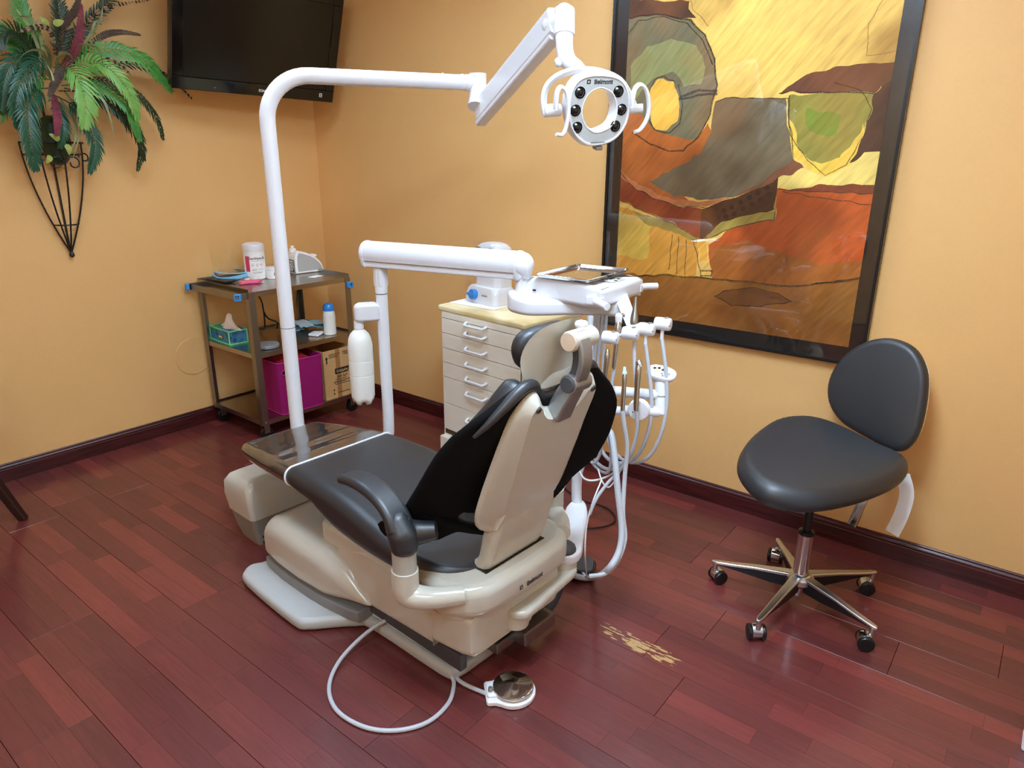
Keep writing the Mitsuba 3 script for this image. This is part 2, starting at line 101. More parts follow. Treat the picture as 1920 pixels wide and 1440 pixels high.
BLADES = [([[0.1, -1.564, 1.937], [0.24, -1.627, 2.039], [0.28, -1.716, 2.022], [0.26, -1.793, 1.914]], 0.0095, 'm_blade'), ([[0.1, -1.564, 1.937], [0.2, -1.586, 2.042], [0.28, -1.649, 2.051], [0.27, -1.674, 1.863]], 0.0085, 'm_blade'), ([[0.1, -1.525, 1.963], [0.22, -1.48, 2.079], [0.26, -1.391, 2.076], [0.25, -1.389, 1.965]], 0.009, 'm_blade'), ([[0.1, -1.537, 1.962], [0.25, -1.566, 2.036], [0.3, -1.531, 2.022], [0.3, -1.582, 1.924]], 0.009, 'm_blade'), ([[0.1, -1.553, 1.937], [0.22, -1.672, 1.988], [0.28, -1.73, 1.87], [0.26, -1.741, 1.777]], 0.0095, 'm_blade'), ([[0.1, -1.529, 1.939], [0.18, -1.369, 2.159], [0.2, -1.329, 2.231], [0.2, -1.317, 2.274]], 0.007, 'm_blade'), ([[0.1, -1.541, 1.938], [0.2, -1.405, 2.13], [0.22, -1.366, 2.201], [0.22, -1.303, 2.214]], 0.007, 'm_blade'), ([[0.1, -1.571, 1.959], [0.2, -1.64, 2.124], [0.22, -1.678, 2.181], [0.22, -1.693, 2.208]], 0.008, 'm_blade'), ([[0.1, -1.576, 1.959], [0.2, -1.614, 2.149], [0.24, -1.684, 2.178], [0.26, -1.737, 2.148]], 0.008, 'm_blade'), ([[0.1, -1.515, 1.893], [0.2, -1.499, 1.795], [0.2, -1.516, 1.698], [0.18, -1.563, 1.575]], 0.0085, 'm_blade'), ([[0.1, -1.503, 1.894], [0.2, -1.402, 1.872], [0.22, -1.375, 1.788], [0.2, -1.361, 1.672]], 0.008, 'm_blade'), ([[0.1, -1.568, 1.913], [0.24, -1.638, 1.832], [0.28, -1.619, 1.922], [0.26, -1.625, 1.989]], 0.007, 'm_blade'), ([[0.1, -1.542, 1.867], [0.18, -1.523, 1.746], [0.2, -1.539, 1.673], [0.19, -1.57, 1.612]], 0.008, 'm_blade'), ([[0.1, -1.576, 1.936], [0.2, -1.716, 2.05], [0.22, -1.808, 2.021]], 0.008, 'm_blade')]
FEATHERS = [([[0.12, -1.533, 1.961], [0.22, -1.483, 2.062], [0.24, -1.451, 2.155], [0.22, -1.418, 2.272]], 0.028, 'm_feather_maroon'), ([[0.14, -1.576, 1.887], [0.24, -1.614, 1.822], [0.26, -1.625, 1.752], [0.25, -1.639, 1.68]], 0.026, 'm_feather_maroon'), ([[0.12, -1.524, 1.985], [0.25, -1.557, 1.985], [0.28, -1.608, 1.923], [0.27, -1.646, 1.849]], 0.028, 'm_feather_brown'), ([[0.1, -1.502, 1.965], [0.16, -1.354, 2.128], [0.18, -1.256, 2.173], [0.17, -1.134, 2.175]], 0.022, 'm_feather_brown'), ([[0.1, -1.502, 1.965], [0.14, -1.368, 2.209], [0.15, -1.249, 2.29], [0.14, -1.05, 2.349]], 0.014, 'm_feather_striped'), ([[0.1, -1.525, 1.963], [0.2, -1.562, 2.129], [0.22, -1.622, 2.146], [0.22, -1.7, 2.114]], 0.016, 'm_feather_striped'), ([[0.1, -1.482, 1.943], [0.22, -1.37, 2.035], [0.24, -1.295, 2.017], [0.24, -1.251, 1.978]], 0.014, 'm_feather_striped'), ([[0.1, -1.533, 1.986], [0.14, -1.479, 2.172], [0.16, -1.428, 2.244], [0.16, -1.392, 2.317]], 0.024, 'm_feather_brown')]
LEAVES = [([0.22, -1.617, 1.666], 0.05, 2.6), ([0.22, -1.588, 1.648], 0.05, -1.6), ([0.2, -1.661, 1.595], 0.045, -2.2), ([0.2, -1.231, 1.878], 0.035, -1.2), ([0.2, -1.57, 2.154], 0.05, 2.2), ([0.2, -1.546, 2.168], 0.05, 0.4)]

# ---------------------------------------------------------------- helpers
rng = np.random.default_rng(7)
def V3(*a): return np.array(a, float)
def unit(v): v = np.asarray(v, float); return v / np.linalg.norm(v)
def numbered(k):
    if k not in taken: taken.add(k); return k
    i = 1
    while f'{k}_{i:03d}' in taken: i += 1
    k = f'{k}_{i:03d}'; taken.add(k); return k
taken = set()
def put(name, mesh, mat, parent=None, smooth=35, label=None, kind=None, **kw):
    key = numbered((parent + '__' if parent else '') + name)
    scene[key] = mikit.ply(mesh, mat, smooth=smooth, **kw)
    d = {}
    if label: d['label'] = label
    if kind: d['kind'] = kind
    if d: labels[key] = d
    return key
def thing(name, label, cat, group=None):
    key = numbered(name)
    labels[key] = {'label': label, 'category': cat}
    if group: labels[key]['group'] = group
    return key
def solo(name, mesh, mat, label, cat, group=None, smooth=35, **kw):
    key = numbered(name); scene[key] = mikit.ply(mesh, mat, smooth=smooth, **kw)
    labels[key] = {'label': label, 'category': cat}
    if group: labels[key]['group'] = group
    return key
def cat(*ms): return trimesh.util.concatenate([m for m in ms if m is not None])
def tm(v, f): return trimesh.Trimesh(np.asarray(v, float), np.asarray(f, int), process=False)
def frame(o, z, x=None):
    z = unit(z)
    if x is None: x = [1, 0, 0] if abs(z[0]) < 0.9 else [0, 1, 0]
    x = np.asarray(x, float); x = unit(x - z * (x @ z)); y = np.cross(z, x)
    M = np.eye(4); M[:3, 0], M[:3, 1], M[:3, 2], M[:3, 3] = x, y, z, o
    return M
def mv(m, M): m = m.copy(); m.apply_transform(M); return m
def tr(x, y, z, rz=0.0):
    M = np.eye(4); c, s = math.cos(rz), math.sin(rz); M[:2, :2] = [[c, -s], [s, c]]; M[:3, 3] = (x, y, z); return M
def spline(P, n=8, closed=False):
    P = np.asarray(P, float); m = len(P)
    if m < 3 and not closed: return np.array([P[0] + (P[1] - P[0]) * t for t in np.linspace(0, 1, n + 1)])
    out = []
    for i in range(m if closed else m - 1):
        g = (lambda k: P[k % m]) if closed else (lambda k: P[min(max(k, 0), m - 1)])
        p0, p1, p2, p3 = g(i - 1), g(i), g(i + 1), g(i + 2)
        for t in np.arange(n) / n:
            out.append(0.5 * (2 * p1 + (p2 - p0) * t + (2 * p0 - 5 * p1 + 4 * p2 - p3) * t * t + (3 * p1 - p0 - 3 * p2 + p3) * t ** 3))
    if not closed: out.append(P[-1])
    return np.array(out)
def loft(rings, cap0=True, cap1=True, closed=True):
    rings = np.asarray(rings, float); k, n, _ = rings.shape
    v = rings.reshape(-1, 3); f = []
    for i in range(k - 1):
        for j in range(n if closed else n - 1):
            a, b, c, d = i * n + j, i * n + (j + 1) % n, (i + 1) * n + (j + 1) % n, (i + 1) * n + j
            f += [[a, b, c], [a, c, d]]
    v = list(v)
    if cap0:
        v.append(rings[0].mean(0)); c = len(v) - 1
        f += [[c, (j + 1) % n, j] for j in range(n)]
    if cap1:
        v.append(rings[-1].mean(0)); c = len(v) - 1; o = (k - 1) * n
        f += [[c, o + j, o + (j + 1) % n] for j in range(n)]
    return tm(v, f)
def sweep(P, prof, upv=None, cap=True, scale=None):
    """sweeps the 2-D profile (n x 2: sideways, up) along the points P; upv fixes the profile's up side."""
    P = np.asarray(P, float); Tn = np.gradient(P, axis=0); Tn /= np.linalg.norm(Tn, axis=1, keepdims=True) + 1e-12
    prof = np.asarray(prof, float); rings = []
    a = None
    for i, (p, t) in enumerate(zip(P, Tn)):
        if upv is not None: b = unit(np.asarray(upv) - t * (np.asarray(upv) @ t)); a = np.cross(t, b)
        else:
            if a is None: a = np.cross(t, [0, 0, 1.0] if abs(t[2]) < 0.9 else [1.0, 0, 0])
            a = unit(a - t * (a @ t)); b = np.cross(a, t) * -1
            b = np.cross(t, a)
        s = 1.0 if scale is None else scale[i]
        rings.append(p + s * (prof[:, :1] * a + prof[:, 1:] * b))
    return loft(rings, cap, cap)
def circ(r, n=12, ry=None):
    t = np.arange(n) * 2 * np.pi / n
    return np.stack([r * np.cos(t), (ry or r) * np.sin(t)], 1)
def tube(P, r, n=12, sp=0, cap=True, scale=None):
    if sp: P = spline(P, sp)
    if scale is not None and len(scale) != len(P): scale = np.interp(np.linspace(0, 1, len(P)), np.linspace(0, 1, len(scale)), scale)
    return sweep(P, circ(r, n), None, cap, scale)
def rr2(w, h, r, n=4):
    """rounded rectangle outline, counter-clockwise, centred."""
    r = min(r, w / 2 - 1e-5, h / 2 - 1e-5); out = []
    for cx, cy, a0 in ((w / 2 - r, h / 2 - r, 0), (-w / 2 + r, h / 2 - r, 90), (-w / 2 + r, -h / 2 + r, 180), (w / 2 - r, -h / 2 + r, 270)):
        for k in range(n + 1):
            a = math.radians(a0 + 90 * k / n); out.append((cx + r * math.cos(a), cy + r * math.sin(a)))
    return np.array(out)
def inset2(P, d):
    """moves each vertex of a counter-clockwise outline inwards by d (number or per vertex)."""
    P = np.asarray(P, float); a = P - np.roll(P, 1, 0); b = np.roll(P, -1, 0) - P
    a /= np.linalg.norm(a, axis=1, keepdims=True) + 1e-12; b /= np.linalg.norm(b, axis=1, keepdims=True) + 1e-12
    n = np.stack([-(a + b)[:, 1], (a + b)[:, 0]], 1); n /= np.linalg.norm(n, axis=1, keepdims=True) + 1e-9
    c = np.clip((n * np.stack([-a[:, 1], a[:, 0]], 1)).sum(1), 0.5, 1)
    return P + n * (np.broadcast_to(d, len(P)) / c)[:, None]
def capmesh(P, z, flip=False):
    v, f = trimesh.creation.triangulate_polygon(Polygon(P), engine='earcut')
    # map the triangulation's vertices onto ours
    v3 = np.column_stack([v, np.full(len(v), z)])
    if flip: f = f[:, ::-1]
    return tm(v3, f)
def prism(P, z0, z1, bev=0.0, seg=3, bottom=True):
    """extrudes outline P (ccw) between z0 and z1, its edges rounded by bev."""
    P = np.asarray(P, float)
    if Polygon(P).exterior.is_ccw is False: P = P[::-1]
    rings = []
    if bev > 0:
        angs = np.linspace(0, math.pi / 2, seg + 1)
        if bottom: rings += [np.column_stack([inset2(P, bev * (1 - math.sin(a))), np.full(len(P), z0 + bev * (1 - math.cos(a)))]) for a in angs]
        else: rings.append(np.column_stack([P, np.full(len(P), z0)]))
        rings += [np.column_stack([inset2(P, bev * (1 - math.cos(a))), np.full(len(P), z1 - bev * (1 - math.sin(a)))]) for a in angs]
    else:
        rings = [np.column_stack([P, np.full(len(P), z0)]), np.column_stack([P, np.full(len(P), z1)])]
    body = loft(rings, False, False)
    return cat(body, capmesh(rings[0][:, :2], rings[0][0, 2], True), capmesh(rings[-1][:, :2], rings[-1][0, 2]))
def rbox(cx, cy, cz, sx, sy, sz, r=0.004, rz=0.0, rv=None, seg=2):
    """box with rounded edges; rv: radius of the upright edges if different."""
    m = prism(rr2(sx, sy, rv if rv is not None else r, max(seg, 2)), -sz / 2, sz / 2, min(r, sz / 2 - 1e-5), seg)
    return mv(m, tr(cx, cy, cz, rz))
def lathe(prof, n=28, M=None):
    """revolves (r, z) pairs about z."""
    t = np.arange(n) * 2 * np.pi / n
    rings = [np.column_stack([max(r, 1e-5) * np.cos(t), max(r, 1e-5) * np.sin(t), np.full(n, z)]) for r, z in prof]
    m = loft(rings, True, True)
    return mv(m, M) if M is not None else m
def cyl(a, b, r, n=20, bev=0.0):
    a, b = np.asarray(a, float), np.asarray(b, float); L = np.linalg.norm(b - a)
    pr = [(r, 0), (r, L)] if bev == 0 else [(r - bev, 0), (r - bev * .3, bev * .3), (r, bev), (r, L - bev), (r - bev * .3, L - bev * .3), (r - bev, L)]
    return lathe(pr, n, frame(a, b - a))
def hull(pts): return trimesh.convex.convex_hull(np.asarray(pts, float))
def hull_spheres(cs, n=2):
    s = trimesh.creation.icosphere(n); return hull(np.vstack([s.vertices * r + np.asarray(c) for c, r in cs]))
def text(t, h, M, depth=0.0008, bold=False, center=True, narrow=1.0, mirror=False):
    m = meshkit.text_mesh(t, h, depth, bold)
    b = m.bounds; v = m.vertices
    if center: v[:, 0] -= (b[0, 0] + b[1, 0]) / 2; v[:, 1] -= h / 2
    v[:, 0] *= narrow
    m.vertices = v
    return mv(m, M)
def pillow(P, upv, thick, crown=0.0, rin=None, edge=6, inner=6):
    """cushion: P = closed mid-edge outline in space, rounded rim, gently crowned top."""
    P = np.asarray(P, float); upv = unit(upv); c = P.mean(0); r = thick / 2 if rin is None else rin
    dist = np.linalg.norm(P - c, axis=1)
    rings = [c + (P - c) * t - upv * (thick / 2) for t in (0.05, 0.5)]
    for a in np.linspace(-90, 90, 2 * edge + 1):
        a = math.radians(a); s = (dist - r * (1 - math.cos(a))) / dist
        rings.append(c + (P - c) * s[:, None] + upv * (thick / 2 * math.sin(a)))
    s1 = (dist - r) / dist
    for t in np.linspace(1, 0.02, inner)[1:]:
        rings.append(c + (P - c) * (s1 * t)[:, None] + upv * (thick / 2 + crown * (1 - t * t)))
    return loft(rings, True, True)

# ---------------------------------------------------------------- materials
def srgb(*c):
    if len(c) == 1: c = c[0]
    return [((x / 255) / 12.92 if x / 255 <= 0.04045 else ((x / 255 + 0.055) / 1.055) ** 2.4) for x in c]
def rgb(c): return {'type': 'rgb', 'value': list(c)}
def mat(name, col, rough=0.5, metal=0.0, spec=0.5, coat=0.0, coat_gloss=0.9, bump=None, bscale=1.0, sheen=0.0):
    p = {'type': 'principled', 'base_color': rgb(srgb(*col)) if isinstance(col, tuple) else col, 'roughness': rough, 'metallic': metal, 'specular': spec}
    if coat: p['clearcoat'] = coat; p['clearcoat_gloss'] = coat_gloss
    if sheen: p['sheen'] = sheen
    if bump is not None: p = {'type': 'bumpmap', 'arbitrary': mikit.proc(bump), 'scale': bscale, 'bsdf': p}
    scene[name] = {'type': 'twosided', 'bsdf': p}
noise, fbm, sstep, mixc, crand = mikit.noise, mikit.fbm, mikit.smoothstep, mikit.mix, mikit.cell_rand
WALL = srgb(222, 177, 115)
def wall_fn(p, n, uv):
    t = fbm(p.x * 3 + p.y * 3, p.z * 3, p.y * 2, 2)
    s = noise(p.x * 160 + p.y * 160, p.z * 160, 3.0)
    return mi.Color3f(WALL) * (0.965 + 0.05 * t + 0.025 * s)
mat('m_wall', mikit.proc(wall_fn), 0.55, spec=0.35)
mat('m_ceiling', (236, 234, 230), 0.8, spec=0.2)
def floor_fn(p, n, uv):
    tone, seed = uv.x, uv.y
    g1 = fbm(p.x * 9 + seed * 40, p.y * 170 + seed * 90, seed * 7, 3)
    g2 = noise(p.x * 60 + seed * 11, p.y * 900, seed * 3)
    g3 = fbm(p.x * 4 + seed * 20, p.y * 22 + seed * 5, seed * 5, 2)
    base = mixc(srgb(72, 24, 25), srgb(114, 44, 40), dr.clip(tone, 0, 1))
    base = base * (0.62 + 0.42 * g1 + 0.16 * g2 + 0.22 * g3)
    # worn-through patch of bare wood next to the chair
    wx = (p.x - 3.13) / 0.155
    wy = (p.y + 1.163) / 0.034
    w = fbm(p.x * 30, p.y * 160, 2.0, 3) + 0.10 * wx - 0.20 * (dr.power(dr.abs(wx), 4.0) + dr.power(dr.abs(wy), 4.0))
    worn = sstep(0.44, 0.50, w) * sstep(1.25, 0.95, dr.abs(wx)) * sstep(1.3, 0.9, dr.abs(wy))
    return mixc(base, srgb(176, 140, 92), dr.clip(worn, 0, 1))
fp = mikit.proc(floor_fn)
scene['m_floor'] = {'type': 'twosided', 'bsdf': {'type': 'blendbsdf', 'weight': 0.5, 'a': {'type': 'principled', 'base_color': fp, 'roughness': 0.52, 'specular': 1.0},
                                                 'b': {'type': 'principled', 'base_color': fp, 'roughness': 0.17, 'specular': 1.0}}}
mat('m_subfloor', (30, 8, 7), 0.8)
def base_fn(p, n, uv):
    g = fbm((p.x + p.y) * 6, p.z * 120, 1.0, 3)
    return mixc(srgb(38, 8, 10), srgb(78, 24, 24), g)
mat('m_baseboard', mikit.proc(base_fn), 0.28, spec=0.5, coat=0.3)
mat('m_white', (218, 220, 224), 0.28, spec=0.5)
mat('m_white_gloss', (222, 224, 228), 0.16, spec=0.5, coat=0.3)
mat('m_white_matte', (236, 236, 234), 0.6, spec=0.3)
mat('m_trim_white', (226, 226, 224), 0.4)
mat('m_beige', (190, 188, 176), 0.16, spec=0.5, coat=0.5, coat_gloss=0.96)
mat('m_beige_matte', (164, 162, 152), 0.42)
mat('m_grey_skirt', (128, 124, 116), 0.5)
mat('m_base_grey', (172, 174, 172), 0.38)
mat('m_vinyl', (31, 34, 38), 0.44, spec=0.8)
mat('m_fabric_black', (12, 12, 13), 0.9, spec=0.15)
mat('m_black', (14, 14, 15), 0.35)
mat('m_black_gloss', (10, 10, 11), 0.08, spec=0.5)
mat('m_screen', (9, 9, 10), 0.2, spec=0.45)
mat('m_dark_grey', (64, 66, 70), 0.4)
mat('m_mid_grey', (122, 124, 126), 0.45)
mat('m_hose', (176, 180, 186), 0.4)
mat('m_hose_white', (214, 218, 222), 0.4)
mat('m_hose_dark', (52, 58, 64), 0.5)
mat('m_chrome', (212, 214, 216), 0.07, metal=1.0)
mat('m_alum', (206, 208, 210), 0.26, metal=1.0)
mat('m_steel', (176, 172, 166), 0.24, metal=1.0)
mat('m_steel_dull', (150, 146, 140), 0.34, metal=1.0)
mat('m_titan', (150, 146, 138), 0.3, metal=1.0)
mat('m_silver_plastic', (150, 150, 150), 0.3, metal=0.7)
mat('m_cream', (232, 228, 212), 0.35)
mat('m_cream_dark', (206, 198, 176), 0.45)
def top_fn(p, n, uv):
    t = fbm(p.x * 5, p.y * 5, 0.0, 3)
    return mixc(srgb(232, 222, 178), srgb(206, 184, 128), sstep(0.35, 0.75, t))
mat('m_laminate', mikit.proc(top_fn), 0.3, coat=0.2)
mat('m_gap', (70, 62, 48), 0.8)
mat('m_blue', (64, 142, 206), 0.35)
mat('m_blue_light', (120, 190, 226), 0.35)
mat('m_blue_deep', (48, 128, 206), 0.25)
mat('m_magenta', (142, 22, 96), 0.75, spec=0.2)
mat('m_magenta_edge', (180, 44, 124), 0.7, spec=0.2)
mat('m_red_cloth', (168, 36, 58), 0.6)
mat('m_pink', (226, 92, 130), 0.4)
mat('m_label_pink', (206, 62, 100), 0.5)
mat('m_ink', (34, 32, 34), 0.6)
mat('m_ink_grey', (140, 140, 142), 0.6)
mat('m_ink_red', (206, 90, 84), 0.6)
mat('m_yellow', (236, 200, 70), 0.5)
mat('m_green_dot', (40, 190, 110), 0.4)
def card_fn(p, n, uv):
    return mi.Color3f(srgb(196, 156, 104)) * (0.93 + 0.12 * noise(p.x * 40 + p.y * 40, p.z * 260, 1.0))
mat('m_card', mikit.proc(card_fn), 0.75, spec=0.2)
mat('m_card_tape', (156, 112, 66), 0.4)
mat('m_paper', (238, 238, 236), 0.8, spec=0.2)
mat('m_tissue', (236, 226, 218), 0.85, spec=0.1)
mat('m_mask', (146, 190, 204), 0.8, spec=0.1)
mat('m_mask_light', (190, 216, 224), 0.8, spec=0.1)
def tbox_fn(p, n, uv):
    a = fbm(p.x * 22 + p.y * 14, p.z * 26, p.y * 20, 3); b = fbm(p.x * 12 + 9, p.z * 40 + p.y * 18, 4.0, 3)
    c = mixc(srgb(36, 60, 92), srgb(52, 122, 160), sstep(.35, .6, a))
    return mixc(c, srgb(66, 140, 96), sstep(.5, .62, b))
mat('m_tissue_box', mikit.proc(tbox_fn), 0.5)
mat('m_tissue_edge', (104, 206, 140), 0.5)
mat('m_iron', (22, 19, 18), 0.45)
mat('m_wood_dark', (40, 22, 19), 0.25, coat=0.4)
mat('m_headrest_plate', (206, 186, 164), 0.3)
# clear things
scene['m_clear'] = {'type': 'thindielectric', 'int_ior': 1.49}
scene['m_pane'] = {'type': 'thindielectric', 'int_ior': 1.5}
mat('m_frosted', (226, 228, 222), 0.3)

# ---------------------------------------------------------------- the room
XR, YF = 4.30, -4.7
def boxm(x0, x1, y0, y1, z0, z1):
    m = trimesh.creation.box((x1 - x0, y1 - y0, z1 - z0)); m.apply_translation(((x0 + x1) / 2, (y0 + y1) / 2, (z0 + z1) / 2)); return m
put('wall_left', boxm(-.1, 0, YF - .1, .1, -.05, CEIL), 'm_wall', smooth=False, kind='structure')
put('wall_back', boxm(0, XR + .1, 0, .1, -.05, CEIL), 'm_wall', smooth=False, kind='structure')
put('wall_right', cat(boxm(XR, XR + .1, YF - .1, -1.78, -.05, CEIL), boxm(XR, XR + .1, -.88, 0, -.05, CEIL), boxm(XR, XR + .1, -1.78, -.88, 2.06, CEIL)), 'm_wall', smooth=False, kind='structure')
put('wall_front', boxm(0, XR, YF - .1, YF, -.05, CEIL), 'm_wall', smooth=False, kind='structure')
hole = cat(*[boxm(-.1, 0, 0, 0, 0, 0)]) if False else None
put('ceiling', boxm(-.1, XR + .1, YF - .1, .1, CEIL, CEIL + .08), 'm_ceiling', smooth=False, kind='structure')
for (cx, cy, sx, sy, rad) in PANELS:
    t = thing('unseen_ceiling_light', {1.45: 'unseen ceiling light panel above the dental chair, placed to light the left wall', 2.75: 'unseen narrow ceiling light panel, placed to light the wall with the picture', 3.35: 'added fill light panel on the ceiling above the floor by the stool'}.get(cx, 'added fill light panel on the ceiling behind the camera'), 'ceiling light')
    put('frame', cat(*[rbox(cx + a * sx / 2, cy + b * sy / 2, CEIL - .008, .03 if a else sx + .03, .03 if b else sy + .03, .016, .003) for a, b in ((1, 0), (-1, 0), (0, 1), (0, -1))]), 'm_white_matte', t)
    k = numbered(t + '__diffuser')
    q = tm([[cx - sx / 2, cy - sy / 2, CEIL - .006], [cx + sx / 2, cy - sy / 2, CEIL - .006], [cx + sx / 2, cy + sy / 2, CEIL - .006], [cx - sx / 2, cy + sy / 2, CEIL - .006]], [[0, 2, 1], [0, 3, 2]])
    scene[k] = {**mikit.ply(q, 'm_white_matte'), 'emitter': {'type': 'area', 'radiance': rgb([rad * c for c in LIGHT_RGB])}}
HB = .0961
def baseboard(name, a, b, out):
    a, b, out = V3(*a, 0), V3(*b, 0), V3(*out, 0)
    pr = [(0, .0), (.015, .0), (.015, .066), (.0135, .070), (.0150, .074), (.0146, .079), (.0115, .084), (.0085, .0865), (.008, .092), (.005, HB), (0, HB)]
    rings = [[p + out * o + V3(0, 0, z) for o, z in pr] for p in (a, b)]
    put(name, loft(rings), 'm_baseboard', smooth=20, kind='structure')
baseboard('baseboard_left', (0, YF), (0, 0), (1, 0))
baseboard('baseboard_back', (.015, 0), (XR, 0), (0, -1))
baseboard('baseboard_right', (XR, 0), (XR, -.80), (-1, 0))
# white door and casing on the right-hand wall
put('trim_1', cat(rbox(XR - .035, -.84, 1.03, .09, .085, 2.06, .006), rbox(XR - .035, -1.82, 1.03, .09, .085, 2.06, .006), rbox(XR - .035, -1.33, 2.10, .09, 1.065, .085, .006)), 'm_trim_white', kind='structure')
dk = put('door_1', rbox(XR + .02, -1.33, 1.02, .04, .89, 2.03, .003), 'm_trim_white', kind='structure')
put('handle', cat(cyl((XR, -1.70, 1.0), (XR - .05, -1.70, 1.0), .011), tube([(XR - .05, -1.70, 1.0), (XR - .055, -1.66, 1.0), (XR - .055, -1.58, 1.0)], .009, 10, 4)), 'm_chrome', dk)

# strip floor: three strips to a board, every strip a piece
NOSHOW = put('floor', boxm(-.1, XR + .1, YF - .1, .1, -.06, -.008), 'm_subfloor', smooth=False, kind='structure')
frng = random.Random(11)
strips = []
row_edges = [-0.157 - 0.2103 * k for k in range(-1, 22)]
for bi in range(len(row_edges) - 1):
    y1, y0 = row_edges[bi], row_edges[bi + 1]
    ends = [-1.0 + frng.uniform(0, .9)]
    while ends[-1] < XR: ends.append(ends[-1] + frng.uniform(1.0, 1.5))
    for si in range(3):
        ya, yb = y1 - (y1 - y0) * (si + 1) / 3, y1 - (y1 - y0) * si / 3
        for e0, e1 in zip(ends, ends[1:]):
            x = e0
            while x < e1 - .01:
                L = frng.uniform(.26, .55); xe = min(x + L, e1)
                if e1 - xe < .18: xe = e1
                strips.append((x, xe, ya, yb, x == e0, xe == e1, si, frng.random(), frng.random())); x = xe
def strip_mesh(s):
    x0, x1, ya, yb, first, last, si, tone, seed = s
    x0, x1 = max(x0, 0.0), min(x1, XR); yb = min(yb, 0.0); ya = max(ya, YF)
    if x1 - x0 < .01 or yb - ya < .005: return None, None
    g = .0006; gx0 = g if first else .00012; gx1 = g if last else .00012; gy0 = g if si == 2 else .00012; gy1 = g if si == 0 else .00012
    x0, x1, ya, yb = x0 + gx0, x1 - gx1, ya + gy0, yb - gy1
    b = .0008
    v = [(x0, ya, -.008), (x1, ya, -.008), (x1, yb, -.008), (x0, yb, -.008), (x0, ya, -b), (x1, ya, -b), (x1, yb, -b), (x0, yb, -b),
         (x0 + gx0, ya + gy0, 0), (x1 - gx1, ya + gy0, 0), (x1 - gx1, yb - gy1, 0), (x0 + gx0, yb - gy1, 0)]
    f = []
    for o in (0, 4):
        for j in range(4):
            a, c = o + j, o + (j + 1) % 4; f += [[a, c, c + 4], [a, c + 4, a + 4]]
    f += [[8, 9, 10], [8, 10, 11]]
    t = .35 + .5 * (tone - .35) if tone < .86 else .9 * tone
    return tm(v, f), np.tile([t, seed], (12, 1))
def vis(s):
    c = V3((s[0] + s[1]) / 2, (s[2] + s[3]) / 2, 0) - CAM; z = c @ fw
    if z < .3: return 99
    x, y = (c @ np.cross(fw, up)) * FOC / z, -(c @ up) * FOC / z
    return z + (0 if abs(x) < 1020 and abs(y) < 800 else 50)
strips.sort(key=vis)
rest_m, rest_uv = [], []
npl = 0
for s in strips:
    m, uv = strip_mesh(s)
    if m is None: continue
    if npl < 296 and vis(s) < 40: put('plank', m, 'm_floor', NOSHOW, smooth=False, uv=uv); npl += 1
    else: rest_m.append(m); rest_uv.append(uv)
put('plank_field', cat(*rest_m), 'm_floor', NOSHOW, smooth=False, uv=np.vstack(rest_uv), kind='stuff')

# ---------------------------------------------------------------- framed abstract picture
PX0, PX1, PZ0, PZ1 = 2.257, 3.490, .800, 2.46
IX0, IX1, IZ0, IZ1 = 2.334, 3.426, .873, 2.39
shapes = [(srgb(c), np.array(p)) for c, p in K['paint_shapes']]
strokes = [(w, srgb(c), np.array(p)) for w, c, p in K['paint_strokes']]
dots = np.array(K['paint_dots'])
def inside(x, z, P):
    r = mi.Bool(False)
    for (x0, z0), (x1, z1) in zip(P, np.roll(P, -1, 0)):
        x0, z0, x1, z1 = map(float, (x0, z0, x1, z1))
        if abs(z1 - z0) < 1e-6: continue
        r ^= ((z < z0) ^ (z < z1)) & (x < x0 + (x1 - x0) / (z1 - z0) * (z - z0))
    return r
def seg_d(x, z, P):
    d = mi.Float(9)
    for (x0, z0), (x1, z1) in zip(P[:-1], P[1:]):
        dx, dz = float(x1 - x0), float(z1 - z0); l2 = dx * dx + dz * dz
        t = dr.clip(((x - float(x0)) * dx + (z - float(z0)) * dz) / l2, 0, 1)
        d = dr.minimum(d, dr.square(x - float(x0) - t * dx) + dr.square(z - float(z0) - t * dz))
    return dr.sqrt(d)
def paint_fn(p, n, uv):
    x, z = mi.Float(p.x), mi.Float(p.z)
    wx, wz = noise(x * 26, z * 26, 1.0) - .5, noise(x * 26, z * 26, 5.0) - .5
    x2, z2 = x + wx * .016, z + wz * .016
    br = fbm(x * 8 + z * 9, x * 70 - z * 60, 2.0, 3)
    bl = fbm(x * 5, z * 5, 8.0, 3)
    col = mi.Color3f(srgb(244, 206, 110))
    for c, P in shapes: col = dr.select(inside(x2, z2, P), mi.Color3f(c), col)
    big = fbm(x * 2.6 + 3, z * 2.6, 6.0, 3)
    col = col * (0.50 + 0.46 * br + 0.44 * bl)
    col = mixc(col, col * mi.Color3f(.42, .34, .30), sstep(.50, .68, big) * .75)
    col = mixc(col, srgb(196, 120, 60), 0.16 * sstep(.5, .75, fbm(x * 4 + 5, z * 4, 3.0, 3)))
    for w, c, P in strokes:
        d = seg_d(x + wx * .010, z + wz * .010, P)
        ink = sstep(w * .75, w * .35, d) * (0.55 + 0.45 * noise(x * 240, z * 240, 2.0))
        col = mixc(col, c, ink)
    for dx, dz in dots:
        d = dr.sqrt(dr.square(x - float(dx)) + dr.square(z - float(dz)))
        col = mixc(col, srgb(34, 22, 16), .85 * sstep(.0125, .0095, d))
    return col
mat('m_print', mikit.proc(paint_fn), 0.5, spec=0.2)
pt = thing('framed_picture', 'huge framed abstract painting in yellow, orange and brown on the back wall', 'picture')
def ringm(x0, x1, z0, z1, w, y0, y1):
    return cat(boxm(x0, x1, y0, y1, z0, z0 + w), boxm(x0, x1, y0, y1, z1 - w, z1), boxm(x0, x0 + w, y0, y1, z0 + w, z1 - w), boxm(x1 - w, x1, y0, y1, z0 + w, z1 - w))
